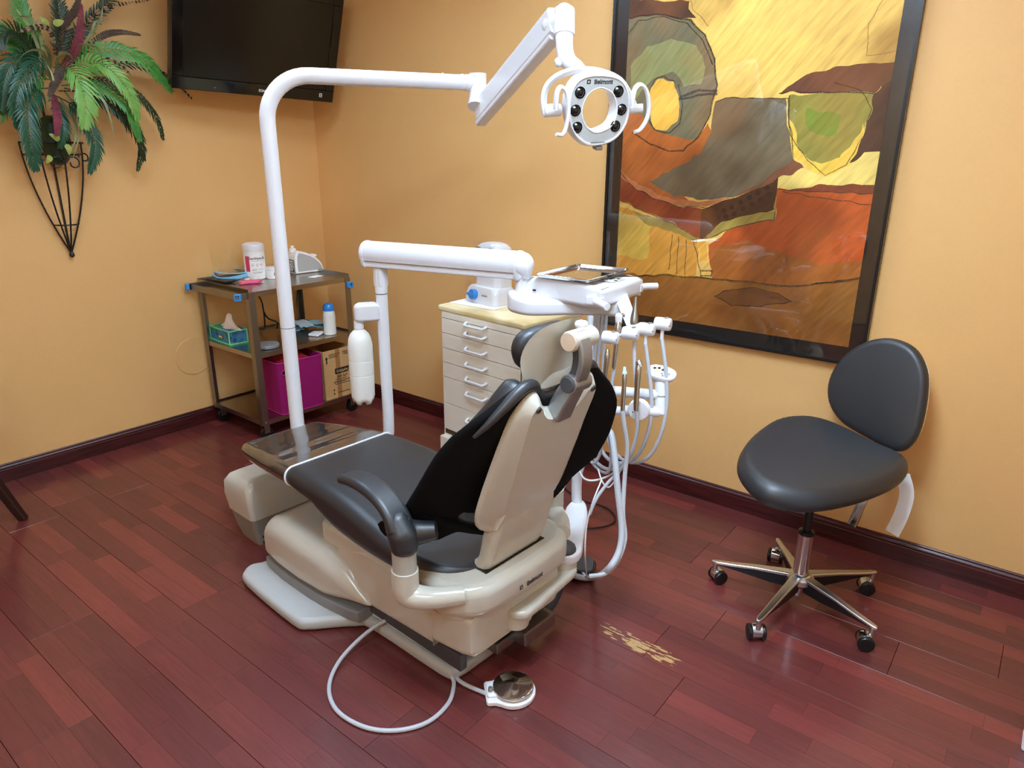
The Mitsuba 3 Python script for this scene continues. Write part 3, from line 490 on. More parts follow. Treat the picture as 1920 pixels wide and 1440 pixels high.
put('frame', ringm(PX0, PX1, PZ0, PZ1, .012, -.036, -.004), 'm_black', pt, smooth=False)
put('backing', boxm(PX0 + .004, PX1 - .004, -.006, -.002, PZ0 + .004, PZ1 - .004), 'm_black', pt, smooth=False)
put('mat_board', boxm(PX0 + .012, PX1 - .012, -.024, -.006, PZ0 + .012, PZ1 - .012), 'm_black', pt, smooth=False, label='black border inside the frame')
put('print', boxm(IX0, IX1, -.026, -.0245, IZ0, IZ1), 'm_print', pt, smooth=False, label='abstract print of discs, bowls and bands')
g = tm([[PX0 + .011, -.031, PZ0 + .011], [PX1 - .011, -.031, PZ0 + .011], [PX1 - .011, -.031, PZ1 - .011], [PX0 + .011, -.031, PZ1 - .011]], [[0, 1, 2], [0, 2, 3]])
put('glass', g, 'm_pane', pt, smooth=False)

# ---------------------------------------------------------------- television
tv = thing('television', 'large black flat television mounted high across the corner', 'television')
tvb, tvh, tvu = V3(*K['tv']['bl']), unit(K['tv']['h']), unit(K['tv']['up'])
tvn = unit(np.cross(tvh, tvu)); tvu = np.cross(tvn, tvh)
M = np.eye(4); M[:3, 0], M[:3, 1], M[:3, 2], M[:3, 3] = tvh, tvu, tvn, tvb
TW, TH = K['tv']['w'], .585
put('cabinet', mv(rbox(TW / 2, TH / 2, -.043, TW - .004, TH - .004, .07, .012), M), 'm_black', tv)
rects = [(0, TW, 0, .064), (0, TW, TH - .055, TH), (0, .056, .065, TH - .0555), (TW - .056, TW, .065, TH - .0555)]
for x0, x1, y0, y1 in rects:
    put('bezel', mv(rbox((x0 + x1) / 2, (y0 + y1) / 2, -.004, x1 - x0, y1 - y0, .012, .003), M), 'm_black_gloss', tv)
put('screen', mv(rbox(TW / 2, (.065 + TH - .055) / 2, -.005, TW - .113, TH - .121, .008, .001), M), 'm_screen', tv)
put('logo', text('SONY', .013, M @ tr(TW * .525, .03, .0022), bold=True), 'm_white_matte', tv, label='small white maker lettering')
put('power_light', mv(rbox(.222, .022, .002, .006, .004, .002, .0008), M), 'm_pink', tv, label='tiny red light')
put('sticker', mv(rbox(TW - .085, .036, .0022, .018, .022, .0008, .0003), M), 'm_paper', tv, label='small white sticker')
put('sticker_print', cat(*[mv(rbox(TW - .085, .036 + d, .0030, .011, .004, .0006, .0002), M) for d in (-.006, 0, .006)]), 'm_ink', tv)
cb = (M @ V3(TW / 2, TH * .55, -.078, 1))[:3]
put('wall_bracket', cat(rbox(.012, cb[1], cb[2], .024, .30, .34, .003), cyl((.02, cb[1], cb[2] + .04), cb + V3(0, 0, .03), .02), cyl((.02, cb[1], cb[2] - .06), cb + V3(0.0, 0, -.04), .02)), 'm_black', tv)
# round blank wall plate behind the trolley
put('wall_plate', lathe([(0, .0), (.112, .0), (.115, .002), (.112, .0045), (.108, .0035), (.02, .0035), (.006, .0035), (.004, .0055), (0, .0055)], 48, frame((0, -1.021, .437), (1, 0, 0))), 'm_wall', label='round blank cover plate painted like the wall')
labels['wall_plate'].update({'label': 'round blank cover plate painted like the left wall beside the trolley', 'category': 'wall plate'})

# ---------------------------------------------------------------- dental chair (u along the chair to the head end, v to its far side)
CA = math.radians(-3); CO = V3(2.3, -1.494, 0)
MC = np.eye(4); MC[:3, 0] = (math.cos(CA), math.sin(CA), 0); MC[:3, 1] = (-math.sin(CA), math.cos(CA), 0); MC[:3, 3] = CO
def W(u, v, z): return (MC @ V3(u, v, z, 1))[:3]
def Wp(P): return np.array([W(*p) for p in P])
ch = thing('dental_chair', 'beige and black dental chair with a raised back in the middle of the floor', 'dental chair')
# base plate: wide at the foot end, waisted, narrow at the head end
half = [(-.53, -.20), (-.555, -.29), (-.535, -.335), (-.47, -.362), (-.14, -.372), (-.075, -.352), (-.02, -.29), (.04, -.225), (.10, -.198), (.44, -.192), (.485, -.172), (.50, -.13)]
ol = half + [(.50, .15), (.485, .195), (.44, .215), (.10, .215), (.04, .24), (-.02, .30), (-.075, .352), (-.14, .372), (-.47, .362), (-.535, .335), (-.555, .29), (-.53, .20)]
ol = spline(ol, 3, True)
bp = prism(ol, 0.003, .050, .018, 3)
put('base_plate', mv(bp, MC), 'm_base_grey', ch, label='grey floor plate')
ol2 = spline([(-.50, -.22), (-.30, -.225), (0, -.18), (.40, -.165), (.455, -.12), (.455, .14), (.40, .18), (0, .2), (-.3, .225), (-.50, .22)], 3, True)
put('base_plinth', mv(prism(ol2, .03, .062, .012, 2), MC), 'm_base_grey', ch)
# front housing: a rounded block whose tail tapers to the floor plate
def housing(y0, shr=1.0):
    rings = []
    st = [(-.505, .10, .19, .22), (-.498, .085, .225, .25), (-.47, .075, .262, .268), (-.38, .072, .287, .275), (-.25, .072, .288, .278), (-.10, .076, .283, .272), (-.04, .085, .262, .262), (.02, .10, .228, .25), (.07, .118, .185, .238), (.11, .13, .155, .228), (.13, .138, .145, .222)]
    for u, zb, zt, w in st:
        h = zt - zb; q = rr2(2 * w, h, min(.07, h * .48), 6)
        rings.append(np.column_stack([np.full(len(q), u), q[:, 0], q[:, 1] + (zt + zb) / 2]))
    return loft(rings)
put('front_housing', mv(housing(0), MC), 'm_beige', ch)
st = [(-.50, .20), (-.47, .262), (-.25, .272), (-.10, .266), (.0, .252), (.06, .235), (.075, .19)]
sk = [(u, -w) for u, w in st] + [(u, w) for u, w in st[::-1]]
put('housing_skirt', mv(prism(spline(sk, 2, True), .045, .088, .006, 2), MC), 'm_mid_grey', ch)
sw = thing_part = put('power_switch', mv(rbox(-.503, -.215, .175, .012, .05, .07, .004, math.radians(-12)), MC), 'm_silver_plastic', ch)
put('rocker', mv(cat(rbox(-.506, -.224, .176, .014, .02, .038, .003, math.radians(-30)), rbox(-.488, -.245, .176, .02, .016, .036, .003, math.radians(-38))), MC), 'm_green_dot', sw, label='lit green rocker')
put('socket', mv(cat(rbox(-.481, -.262, .186, .012, .012, .012, .003, math.radians(-45)), rbox(-.481, -.262, .160, .012, .012, .012, .003, math.radians(-45))), MC), 'm_black', sw)
# lift beam
bm = loft([[(u, v, z) for v, z in [(-.205 * k, zb), (-.215 * k, zb + .02), (-.215 * k, zt - .02), (-.19 * k, zt), (.19 * k, zt), (.215 * k, zt - .02), (.215 * k, zb + .02), (.205 * k, zb)]]
           for u, zb, zt, k in [(-.06, .125, .30, .97), (.10, .125, .345, 1), (.30, .135, .345, 1), (.44, .14, .335, 1)]])
put('lift_beam', mv(bm, MC), 'm_beige', ch)
bt = loft([[(u, v, z) for v, z in rr2(.435 * k, zt - zb, .03, 3) + V3(0, (zb + zt) / 2)] for u, zb, zt, k in [(.442, .148, .333, 1), (.56, .16, .322, .99), (.60, .168, .312, .96), (.612, .182, .295, .9)]])
put('beam_end', mv(bt, MC), 'm_beige', ch)
put('beam_seam', mv(rbox(.441, 0, .237, .003, .432, .196, .001), MC), 'm_grey_skirt', ch)
put('under_beam_blocks', mv(cat(rbox(.25, -.17, .098, .56, .03, .06, .004), rbox(.25, .17, .098, .56, .03, .06, .004), rbox(.2, 0, .09, .5, .3, .05, .004)), MC), 'm_dark_grey', ch, label='dark grey blocks under the beam')  # dark grey blocks between the plinth and the beam
put('rear_bracket', mv(cat(rbox(.57, .10, .11, .10, .16, .05, .006), rbox(.5, .05, .085, .12, .2, .04, .004)), MC), 'm_steel_dull', ch)
put('top_deck', mv(prism(rr2(.62, .42, .05, 4), .27, .355, .02, 3), MC @ tr(.13, 0, 0)), 'm_beige', ch)
# rear shroud
def shroud(hw, u0, u1, r, z0, z1, b):
    P = [(u0, -hw), (u1 - r, -hw)] + [(u1 - r + r * math.sin(a), -hw + r - r * math.cos(a)) for a in np.linspace(.15, 1.4, 7)] + [(u1, -hw + r + .02), (u1 + .008, 0), (u1, hw - r - .02)] + [(u1 - r + r * math.sin(a), hw - r + r * math.cos(a)) for a in np.linspace(1.4, .15, 7)] + [(u1 - r, hw), (u0, hw)]
    return prism(P, z0, z1, b, 4)
put('seat_shroud', mv(shroud(.268, .40, .655, .13, .325, .430, .034), MC), 'm_beige', ch)
put('shroud_lip', mv(shroud(.235, .40, .625, .12, .288, .332, .014), MC), 'm_beige', ch)
put('maker_lettering', text('Belmont', .014, frame(W(.6642, .01, .372), MC[:3, :3] @ V3(1, 0, .02), MC[:3, :3] @ V3(0, 1, 0)), narrow=1.0, bold=True), 'm_ink', ch)
put('maker_badge', mv(cat(*[rbox(.6638, -.053 + a, .372 + b, .001, s, t, .0003) for a, b, s, t in ((-.005, 0, .003, .013), (.005, 0, .003, .013), (0, .005, .013, .003), (0, -.005, .013, .003))]), MC), 'm_ink', ch)
# seat and leg-rest upholstery
def uphol(st, n=5, rad=.05):
    rings = []
    for u, w, zt, zb in st:
        h = zt - zb; q = rr2(2 * w, h, min(rad, h * .49), n)
        q[:, 1] += (zt + zb) / 2
        k = (q[:, 1] > (zt + zb) / 2)
        q[:, 1] -= np.where(k, .012 * np.clip(1 - (q[:, 0] / w) ** 2, 0, 1), 0)
        rings.append(np.column_stack([np.full(len(q), u), q[:, 0], q[:, 1]]))
    return rings
def dens(st, n=4): return spline(np.array(st, float), n)
SEAT = [(-.305, .244, .526, .450), (-.24, .25, .531, .443), (-.14, .254, .535, .425), (-.03, .257, .531, .388), (.08, .26, .518, .372), (.2, .262, .492, .365), (.32, .262, .468, .366), (.42, .252, .456, .372), (.48, .232, .452, .380), (.525, .198, .446, .386), (.552, .15, .436, .394), (.56, .10, .425, .402)]
put('seat', mv(loft(uphol(dens(SEAT, 3))), MC), 'm_vinyl', ch)
TOE = [(-.775, .13, .452, .425), (-.765, .165, .466, .418), (-.73, .185, .478, .414), (-.62, .205, .494, .418), (-.50, .222, .508, .428), (-.40, .235, .518, .438), (-.305, .243, .525, .450)]
put('leg_rest', mv(loft(uphol(dens(TOE, 3))), MC), 'm_vinyl', ch)
# clear protective sheet over the foot end, with white welted edges
cov = [(u, w + .004, zt + .004, zb - .002) for u, w, zt, zb in dens(TOE, 4)]
cr = np.array(uphol(cov, 6))
nj = cr.shape[1]
fz = cr.copy()
wr = meshkit.fbm(cr * V3(14, 9, 3), 3) - .5
topm = cr[:, :, 2] > cr[:, :, 2].mean(1, keepdims=True)
fz[:, :, 2] += np.where(topm, wr * .014, 0)
cs = loft(fz, False, False)
put('foot_cover', mv(cs, MC), 'm_clear', ch, smooth=60, label='clear plastic foot cover')
put('welt', mv(tube(np.vstack([fz[-1], fz[-1][:1]]) + V3(.002, 0, 0), .0042, 8), MC), 'm_white_gloss', ch, label='white piping')
i0 = 1
put('welt', mv(tube(np.vstack([fz[i0], fz[i0][:1]]), .0042, 8), MC), 'm_white_gloss', ch, label='white piping')
# backrest frame: s runs up the back, n towards the patient
BT = V3(.326, 0, .9454); BN = V3(-.9454, 0, .326); B0 = V3(.60, 0, .48)
MB = np.eye(4); MB[:3, 0] = (0, 1, 0); MB[:3, 1] = BT; MB[:3, 2] = BN; MB[:3, 3] = B0   # local (v, s, n)
MBW = MC @ MB
def sym(h): return [(v, s) for v, s in h] + [(-v, s) for v, s in h[::-1] if v > 1e-6]
rim = sym([(0, .058), (.09, .068), (.165, .105), (.196, .165), (.2, .235), (.196, .32), (.188, .41), (.178, .485), (.163, .532), (.140, .562), (.112, .567), (.090, .550), (.070, .522), (.048, .502), (.018, .494)])
rim = rim[::-1] if not Polygon(rim).exterior.is_ccw else rim
rim = spline(rim, 3, True)
tap = np.interp(rim[:, 1], [.03, .3, .47, .53, .567], [.075, .06, .035, .02, .016])
tap = np.where((np.abs(rim[:, 0]) < .085) & (rim[:, 1] > .43), .014, tap)
tap = np.where((np.abs(rim[:, 0]) < .15) & (rim[:, 1] < .09), .02, tap)
rings = [np.column_stack([inset2(rim, .012), np.full(len(rim), .05)]), np.column_stack([rim, np.full(len(rim), .045)]), np.column_stack([rim, np.full(len(rim), .036)]), np.column_stack([inset2(rim, .004), np.full(len(rim), .027)])]
for t in (.33, .66, .93): rings.append(np.column_stack([inset2(rim, .004 + tap * t), np.full(len(rim), .027 - .022 * t)]))
rings.append(np.column_stack([inset2(rim, .006 + tap * 1.06), np.full(len(rim), .002)]))
last = rings[-1]
shell = cat(loft(rings, False, False), capmesh(last[:, :2], .002))
put('back_shell', mv(shell, MBW), 'm_beige', ch, smooth=30)
for v in (-.12, .12):
    c = (MBW @ V3(v, .532, .001, 1))[:3]
    nb = MBW[:3, :3] @ V3(0, 0, -1)
    put('bolt', lathe([(0, -.004), (.0095, -.004), (.0095, .002), (.007, .0035), (.004, .0035), (.004, .001), (0, .001)], 18, frame(c, nb)), 'm_dark_grey', ch)
# curved neck between shell and shroud
nk = []
for u, z, hw, th in [(.640, .60, .128, .05), (.632, .57, .130, .06), (.622, .53, .131, .062), (.612, .49, .130, .06), (.600, .455, .129, .056), (.584, .425, .129, .052), (.560, .402, .130, .05), (.53, .388, .132, .045)]:
    q = rr2(2 * hw, th, .022, 4)
    nk.append((u, z, q))
pts = np.array([(u, z) for u, z, _ in nk]); tg = np.gradient(pts, axis=0); tg /= np.linalg.norm(tg, axis=1, keepdims=True)
rg = []
for (u, z, q), t in zip(nk, tg):
    nrm = V3(-t[1], 0, t[0])  # towards the back
    rg.append([(u - nrm[0] * 0 + (b - .025) * nrm[0] * -1 * -1, a, z + (b - .025) * nrm[2] * 1) for a, b in q])
put('back_neck', mv(loft(rg), MC), 'm_beige', ch)
put('neck_slot', mv(rbox(.569, 0, .4288, .058, .274, .006, .002), MC), 'm_black', ch)
# backrest upholstery with its black fabric cover: the near wing is folded forward, the far one hangs wider
RH = [(0, .03), (.15, .03), (.24, .045), (.295, .095), (.325, .2), (.33, .31), (.318, .41), (.274, .485), (.212, .540), (.170, .574), (.137, .588), (.106, .583), (.080, .557), (.05, .522), (.02, .510)]
LH = [(-.02, .510), (-.05, .522), (-.080, .557), (-.106, .583), (-.137, .588), (-.170, .574), (-.210, .540), (-.250, .485), (-.274, .41), (-.288, .33), (-.29, .2), (-.288, .05), (-.282, -.05), (-.262, -.085), (-.225, -.07), (-.20, -.03), (-.18, .035), (-.15, .045)]
cu = spline(RH + LH, 3, True)
def bend(m):
    v = m.vertices.copy()
    ne = np.interp(v[:, 1], [-.04, .0, .06, .2, .355, .41, .50, .56, .6], [.27, .22, .175, .135, .095, .082, .040, .018, .004])
    nl = ne * np.clip((-v[:, 0] - .10) / .185, 0, 1) ** 1.25
    nr = np.interp(v[:, 1], [0, .1, .2, .3, .45, .6], [.02, .01, -.03, -.042, -.036, -.012]) * np.clip((v[:, 0] - .16) / .15, 0, 1)
    v[:, 2] += nl + nr
    m.vertices = v; return m
cover = bend(prism(cu, .036, .066, .013, 4))
put('backrest_cover', mv(cover, MBW), 'm_fabric_black', ch, label='black fabric cover of the backrest')
ci = sym([(0, .05), (.13, .05), (.19, .09), (.21, .2), (.215, .31), (.205, .40), (.18, .475), (.16, .525), (.135, .56), (.104, .560), (.07, .525), (.03, .50)])
ci = ci[::-1] if not Polygon(ci).exterior.is_ccw else ci
put('backrest_cushion', mv(bend(prism(spline(ci, 3, True), .058, .13, .03, 4)), MBW), 'm_vinyl', ch)
lip = spline([(-.262, .455, .058), (-.240, .495, .044), (-.205, .541, .036), (-.168, .576, .034), (-.137, .590, .034), (-.104, .582, .036), (-.076, .552, .040), (-.03, .520, .046), (.03, .520, .046), (.076, .552, .040), (.104, .582, .036), (.137, .590, .034), (.168, .576, .034), (.19, .557, .03)], 5)

put('backrest_lip', mv(tube(lip + V3(0, -.008, .014), .0165, 12, scale=[.25, .7, 1, 1, 1, 1, 1, 1, .8, .3]), MBW), 'm_vinyl', ch, label='vinyl edge along the top of the back')
# armrests
for sgn in (-1, 1):
    y = .338 * sgn
    path = spline([(.205, y, .688), (.25, y, .703), (.32, y, .707), (.39, y, .690), (.44, y, .655), (.468, y, .61), (.478, y, .578)], 5)
    sc = np.interp(np.linspace(0, 1, len(path)), [0, .08, .3, .6, .85, 1], [.55, .85, 1.0, 1.0, 1.12, .95])
    prof = rr2(.078, .034, .0165, 4)
    a = put('armrest', mv(sweep(path, prof, V3(-.5, 0, 1), True, sc), MC), 'm_vinyl', ch, smooth=50)
    put('armrest_post', mv(cyl((.472, y, .475), (.472, y, .60), .0345, 24), MC), 'm_beige_matte', a)
    put('armrest_elbow', mv(tube([(.472, y, .49), (.472, y, .435), (.478, y * .985, .41), (.505, y * .94, .402), (.545, y * .86, .405), (.60, y * .68, .41)], .039, 18, 4, scale=[1, 1, .98, .9, .8, .7]), MC), 'm_beige', a)
    put('armrest_wrap', mv(hull_spheres([((.470, y, .598), .042), ((.474, y, .572), .040), ((.45, y, .628), .036)], 3), MC), 'm_vinyl', a)
    put('armrest_root', mv(tube([(.455, y, .635), (.46, y * .96, .605), (.48, y * .87, .592), (.52, y * .76, .60)], .036, 14, 4, scale=[.9, 1.05, 1, .7]), MC), 'm_vinyl', a)
# headrest: post, knuckle, curved arm, hinge and pad
hb = put('headrest_block', mv(loft([[(v, s, n) for v, n in rr2(w, .05, .008, 3) + V3(0, n0)] for s, w, n0 in [(.472, .066, .012), (.52, .064, .008), (.568, .056, .0), (.578, .05, -.002)]]), MBW), 'm_silver_plastic', ch)
put('knob', mv(cat(cyl((.795, -.030, 1.035), (.795, .045, 1.035), .027, 28, .003)), MC), 'm_silver_plastic', hb)
put('knob_cap', mv(cyl((.795, -.036, 1.035), (.795, -.029, 1.035), .022, 28, .003), MC), 'm_dark_grey', hb)
arm = spline([(.800, 0, 1.02), (.818, 0, 1.06), (.827, 0, 1.105), (.820, 0, 1.148), (.803, 0, 1.172)], 6)
put('headrest_arm', mv(sweep(arm, rr2(.020, .042, .006, 3) * [1, 1] if False else rr2(.048, .016, .006, 3), V3(1, 0, .2)), MC), 'm_silver_plastic', ch)
arm2 = spline([(.785, 0, 1.03), (.800, 0, 1.065), (.806, 0, 1.105), (.800, 0, 1.14)], 6)
put('headrest_arm_inner', mv(sweep(arm2, rr2(.034, .02, .006, 3), V3(1, 0, .2)), MC), 'm_dark_grey', ch)
put('headrest_hinge', mv(cyl((.797, -.034, 1.152), (.797, .066, 1.152), .0275, 28, .004), MC), 'm_beige', ch)
put('hinge_cap', mv(cyl((.797, -.038, 1.152), (.797, -.033, 1.152), .025, 28, .002), MC), 'm_headrest_plate', ch)
# pad: rear shell and cushion, tilted
HT = unit(V3(.12, 0, .99)); HN = unit(V3(-.99, 0, .12)); H0 = V3(.742, 0, 1.104)
MH = np.eye(4); MH[:3, 0] = (0, 1, 0); MH[:3, 1] = HT; MH[:3, 2] = HN; MH[:3, 3] = H0
MHW = MC @ MH
hs = .80 * spline(sym([(0, -.062), (.05, -.060), (.092, -.042), (.111, .0), (.101, .036), (.072, .056), (.03, .063)])[::-1], 4, True)
def hbend(m, k=1.7, b=.0):
    v = m.vertices.copy(); v[:, 2] += k * v[:, 0] ** 2 * .9 + .5 * np.clip(-v[:, 1] - .01, 0, 1) ** 2 * 3; m.vertices = v; return m
r_ = [np.column_stack([inset2(hs, a), np.full(len(hs), z)]) for a, z in ((.0, .032), (.002, .022), (.010, .010), (.026, .001), (.045, -.006))]
put('headrest_shell', mv(hbend(cat(loft(r_, False, False), capmesh(r_[-1][:, :2], -.006))), MHW), 'm_beige', ch)
hc = .82 * spline(sym([(0, -.068), (.06, -.066), (.106, -.046), (.129, .0), (.124, .044), (.098, .072), (.055, .082), (.02, .084)])[::-1], 4, True)
put('headrest_pad', mv(hbend(prism(hc, .026, .074, .02, 4)), MHW), 'm_vinyl', ch)
put('headrest_tab', mv(rbox(.785, .035, 1.185, .03, .03, .02, .008), MC), 'm_white_gloss', ch)

# floor junction box at the foot end
jb = thing('junction_box', 'beige utility box with grey skirt under the foot end of the chair', 'utility box')
def jsec(z, a, b, c, d, r): return np.column_stack([rr2(b - a, d - c, r, 5) + V3((a + b) / 2, (c + d) / 2), np.full(4 * 6, z)])
put('skirt', mv(loft([jsec(.0, -.875, -.724, -.165, .22, .02), jsec(.06, -.90, -.722, -.178, .24, .02), jsec(.125, -.925, -.72, -.185, .26, .02)]), MC), 'm_grey_skirt', jb)
put('cover', mv(loft([jsec(.125, -.93, -.718, -.188, .265, .022), jsec(.20, -.945, -.716, -.195, .275, .022), jsec(.255, -.945, -.722, -.192, .27, .026), jsec(.282, -.93, -.738, -.175, .255, .03), jsec(.295, -.905, -.76, -.145, .23, .03), jsec(.298, -.88, -.785, -.12, .20, .03)]), MC), 'm_beige', jb)

# ---------------------------------------------------------------- operating light on its pole
L = K['lamp']; LC, LN = V3(*L['c']), unit(L['n']); LX = unit(V3(*K['lamp_axes']['x']) - LN * (V3(*K['lamp_axes']['x']) @ LN)); LY = np.cross(LN, LX)
ML = np.eye(4); ML[:3, 0], ML[:3, 1], ML[:3, 2], ML[:3, 3] = LX, LY, LN, LC
def l2(P): return np.array([[(V3(*p) - LC) @ LX, (V3(*p) - LC) @ LY] for p in P])
dl = thing('dental_light', 'white dental operating light on a bent pole with a ring-shaped lamp head', 'dental light')
# pole: from the junction box straight up, bending into the horizontal arm
pa = W(-.814, .122, .29); pt_ = W(-.814, .122, 1.70)
end = V3(*K['light_end']); top_z = end[2] + .004
hd = unit(V3(end[0] - pt_[0], end[1] - pt_[1], 0)); base = W(-.814, .122, 0)
bend_ = [base + V3(0, 0, top_z - .17 + .17 * math.sin(a)) + hd * (.17 - .17 * math.cos(a)) for a in np.linspace(0, math.pi / 2, 12)]
pole = np.vstack([[pa + V3(0, 0, .0)], [base + V3(0, 0, z) for z in (.5, .9)], bend_, [end]])
put('pole', tube(pole, .0305, 24), 'm_white_gloss', dl)
put('pole_joint', cyl(base + V3(0, 0, .9), base + V3(0, 0, .903), .0309, 24), 'm_mid_grey', dl)
for d in (.012, .095): put('arm_screw', lathe([(0, -.002), (.006, -.002), (.006, .003), (0, .004)], 12, frame(end - hd * d + V3(0, 0, .0303), (0, 0, 1))), 'm_white_gloss', dl)
e0, e1, e2, e3 = [V3(*p) for p in K['light_elbow']]
put('elbow', cat(tube([end, end + hd * .045, end + hd * .066], .0325, 24, 3), tube([e1 + V3(0, 0, .036), e1, e2, e3 + V3(0, 0, .03)], .036, 24)), 'm_white_gloss', dl)
a0, a1 = [V3(*p) for p in K['light_arm']]
ad = unit(a1 - a0)
a0 = a0 - ad * .055; a1 = a1 + ad * .01
ap = np.array([a0 + (a1 - a0) * t for t in np.linspace(0, 1, 6)])
put('spring_arm', sweep(ap, rr2(.056, .088, .012, 4), V3(0, 0, 1)), 'm_white', dl)
put('spring_arm_cover', sweep(ap[:] + V3(0, 0, -.046), rr2(.050, .030, .010, 3), V3(0, 0, 1)), 'm_white_gloss', dl)
n_ = [V3(*p) for p in K['light_neck']]
put('swivel_barrel', cat(cyl(n_[0] - V3(0, 0, .008), n_[1] - V3(0, 0, .012), .0355, 28, .006), hull_spheres([(a1 - ad * .03, .034), (n_[0] * .5 + n_[1] * .5 + V3(0, 0, .0), .034), (n_[0] * .75 + n_[1] * .25, .03)], 2)), 'm_white_gloss', dl)
put('lamp_neck', tube([n_[1] - V3(0, 0, .010)] + n_[2:], .0285, 24, 5, scale=[1.05, 1, 1, .95, .85, .7]), 'm_white_gloss', dl)
kn = [V3(*p) for p in K['lamp_knob']]
put('lamp_knob', lathe([(0, -.006), (.010, -.006), (.015, 0), (.015, .018), (.010, .024), (.008, .05), (0, .05)], 20, frame(kn[0], kn[1] - kn[0])), 'm_white_gloss', dl)
face = spline(l2(K['lamp_face']), 5, True); hole = spline(l2(K['lamp_hole']), 6, True)
if not Polygon(face).exterior.is_ccw: face = face[::-1]
if not Polygon(hole).exterior.is_ccw: hole = hole[::-1]
NF = 72
def resamp(P, c):
    a = np.arctan2(P[:, 1] - c[1], P[:, 0] - c[0]); o = np.argsort(a); a, P = a[o], P[o]
    tt = np.linspace(-math.pi, math.pi, NF, endpoint=False)
    return np.column_stack([np.interp(tt, a, P[:, k], period=2 * math.pi) for k in (0, 1)])
hc_ = hole.mean(0); fr, hr = resamp(face, hc_), resamp(hole, hc_)
grow = lambda P, d: P + d * (P - hc_) / np.linalg.norm(P - hc_, axis=1, keepdims=True)
def z3(P, z): return np.column_stack([P, np.full(len(P), z)])
rgs = [z3(grow(hr, -.002), -.05), z3(hr, -.056), z3(grow(fr, -.012), -.058), z3(grow(fr, .006), -.046), z3(grow(fr, .012), -.025), z3(grow(fr, .009), -.006), z3(grow(fr, .003), .004), z3(grow(fr, -.002), .005), z3(grow(fr, -.004), .0015)]
head = cat(loft(rgs, False, False))
inner = loft([z3(grow(hr, .003), .004), z3(hr, .005), z3(grow(hr, -.003), .001), z3(grow(hr, -.004), -.03), z3(grow(hr, -.002), -.05)], False, False)
lh = put('lamp_head', mv(cat(head, inner), ML), 'm_white_gloss', dl)
put('face_plate', mv(loft([z3(grow(fr, -.003), .0012), z3(grow(hr, .002), .0022)], False, False), ML), 'm_base_grey', lh, label='grey front plate')
for p in K['lamp_led']:
    q = l2([p])[0]; q = hc_ + (q - hc_) * .97
    led = put('lens', lathe([(0, .010), (.006, .0095), (.011, .007), (.0145, .003), (.0165, .0015), (.0175, .0035), (.0185, .002), (.0185, 0), (0, 0)], 24, ML @ tr(q[0], q[1], .001)), 'm_black_gloss', lh, label='dark round lens')
tq = l2([K['lamp_txt']])[0]
put('maker_lettering', text('Belmont', .0125, ML @ tr(tq[0] + .006, tq[1], .0026), bold=True), 'm_ink', lh)
put('maker_badge', mv(cat(*[rbox(tq[0] - .047 + a, tq[1] + b, .0028, s, t, .0006, .0002) for a, b, s, t in ((-.005, 0, .003, .013), (.005, 0, .003, .013), (0, .005, .013, .003), (0, -.005, .013, .003))]), ML), 'm_ink', lh)
bq = hc_ + V3(0.004, -.098)
put('sensor_window', mv(cat(rbox(bq[0], bq[1] - .006, .003, .055, .005, .003, .001)), ML), 'm_mid_grey', lh)
put('switch', mv(rbox(bq[0] + .012, bq[1] - .028, -.018, .026, .014, .03, .003), ML), 'm_silver_plastic', lh)
for nm in ('lamp_handleL', 'lamp_handleR'):
    hp = spline([V3(*p) for p in K[nm]], 5)
    put('handle', sweep(hp, rr2(.020, .012, .0055, 3), None), 'm_white_gloss', lh)
yk = spline([V3(*p) for p in K['lamp_yoke']], 5)
put('yoke', sweep(yk, rr2(.026, .014, .006, 3), None), 'm_white_gloss', dl)
pv = [V3(*p) for p in K['lamp_pivot']]
put('pivot', cyl(pv[0], pv[1], .020, 24, .003), 'm_white_gloss', lh)
put('pivot', cyl(pv[2], pv[3], .015, 24, .003), 'm_white_gloss', lh)

# ---------------------------------------------------------------- delivery unit: post, arm, instrument head
du = thing('delivery_unit', 'white dental delivery unit with a thick arm and an instrument head over the drawer cabinet', 'dental unit')
PU, PVv = -.565, .438
put('post', mv(tube([(-.76, .24, .21), (-.68, .315, .222), (-.61, .385, .27), (-.572, .43, .36), (-.565, .438, .45), (-.565, .438, .70), (-.565, .438, 1.04)], .0255, 24, 5), MC), 'm_white_gloss', du)
put('post_upper', mv(cat(cyl((PU, PVv, 1.038), (PU, PVv, 1.165), .0268, 24, .002), rbox(PU, PVv, 1.11, .05, .05, .09, .010)), MC), 'm_white_gloss', du)
put('post_joint', mv(cyl((PU, PVv, 1.034), (PU, PVv, 1.039), .0262, 24), MC), 'm_mid_grey', du)
adir = unit(V3(.964, .265, 0))
ar0 = V3(PU, PVv, 1.206) - adir * .055; ar1 = V3(PU, PVv, 1.206) + adir * .655
prof = [(.048 * math.cos(a), .052 * math.sin(a)) for a in np.linspace(math.radians(-25), math.radians(205), 18)]
prof = np.array(prof + [(-.043, -.026), (-.036, -.030), (.036, -.030), (.043, -.026)])[::-1]
put('arm', mv(sweep([ar0, ar0 + adir * .3, ar1], prof, V3(0, 0, 1)), MC), 'm_white', du, smooth=30)
put('arm_rail', mv(sweep([ar0 + V3(0, 0, -.042), ar1 + V3(0, 0, -.042)], rr2(.070, .026, .006, 2), V3(0, 0, 1)), MC), 'm_white', du)
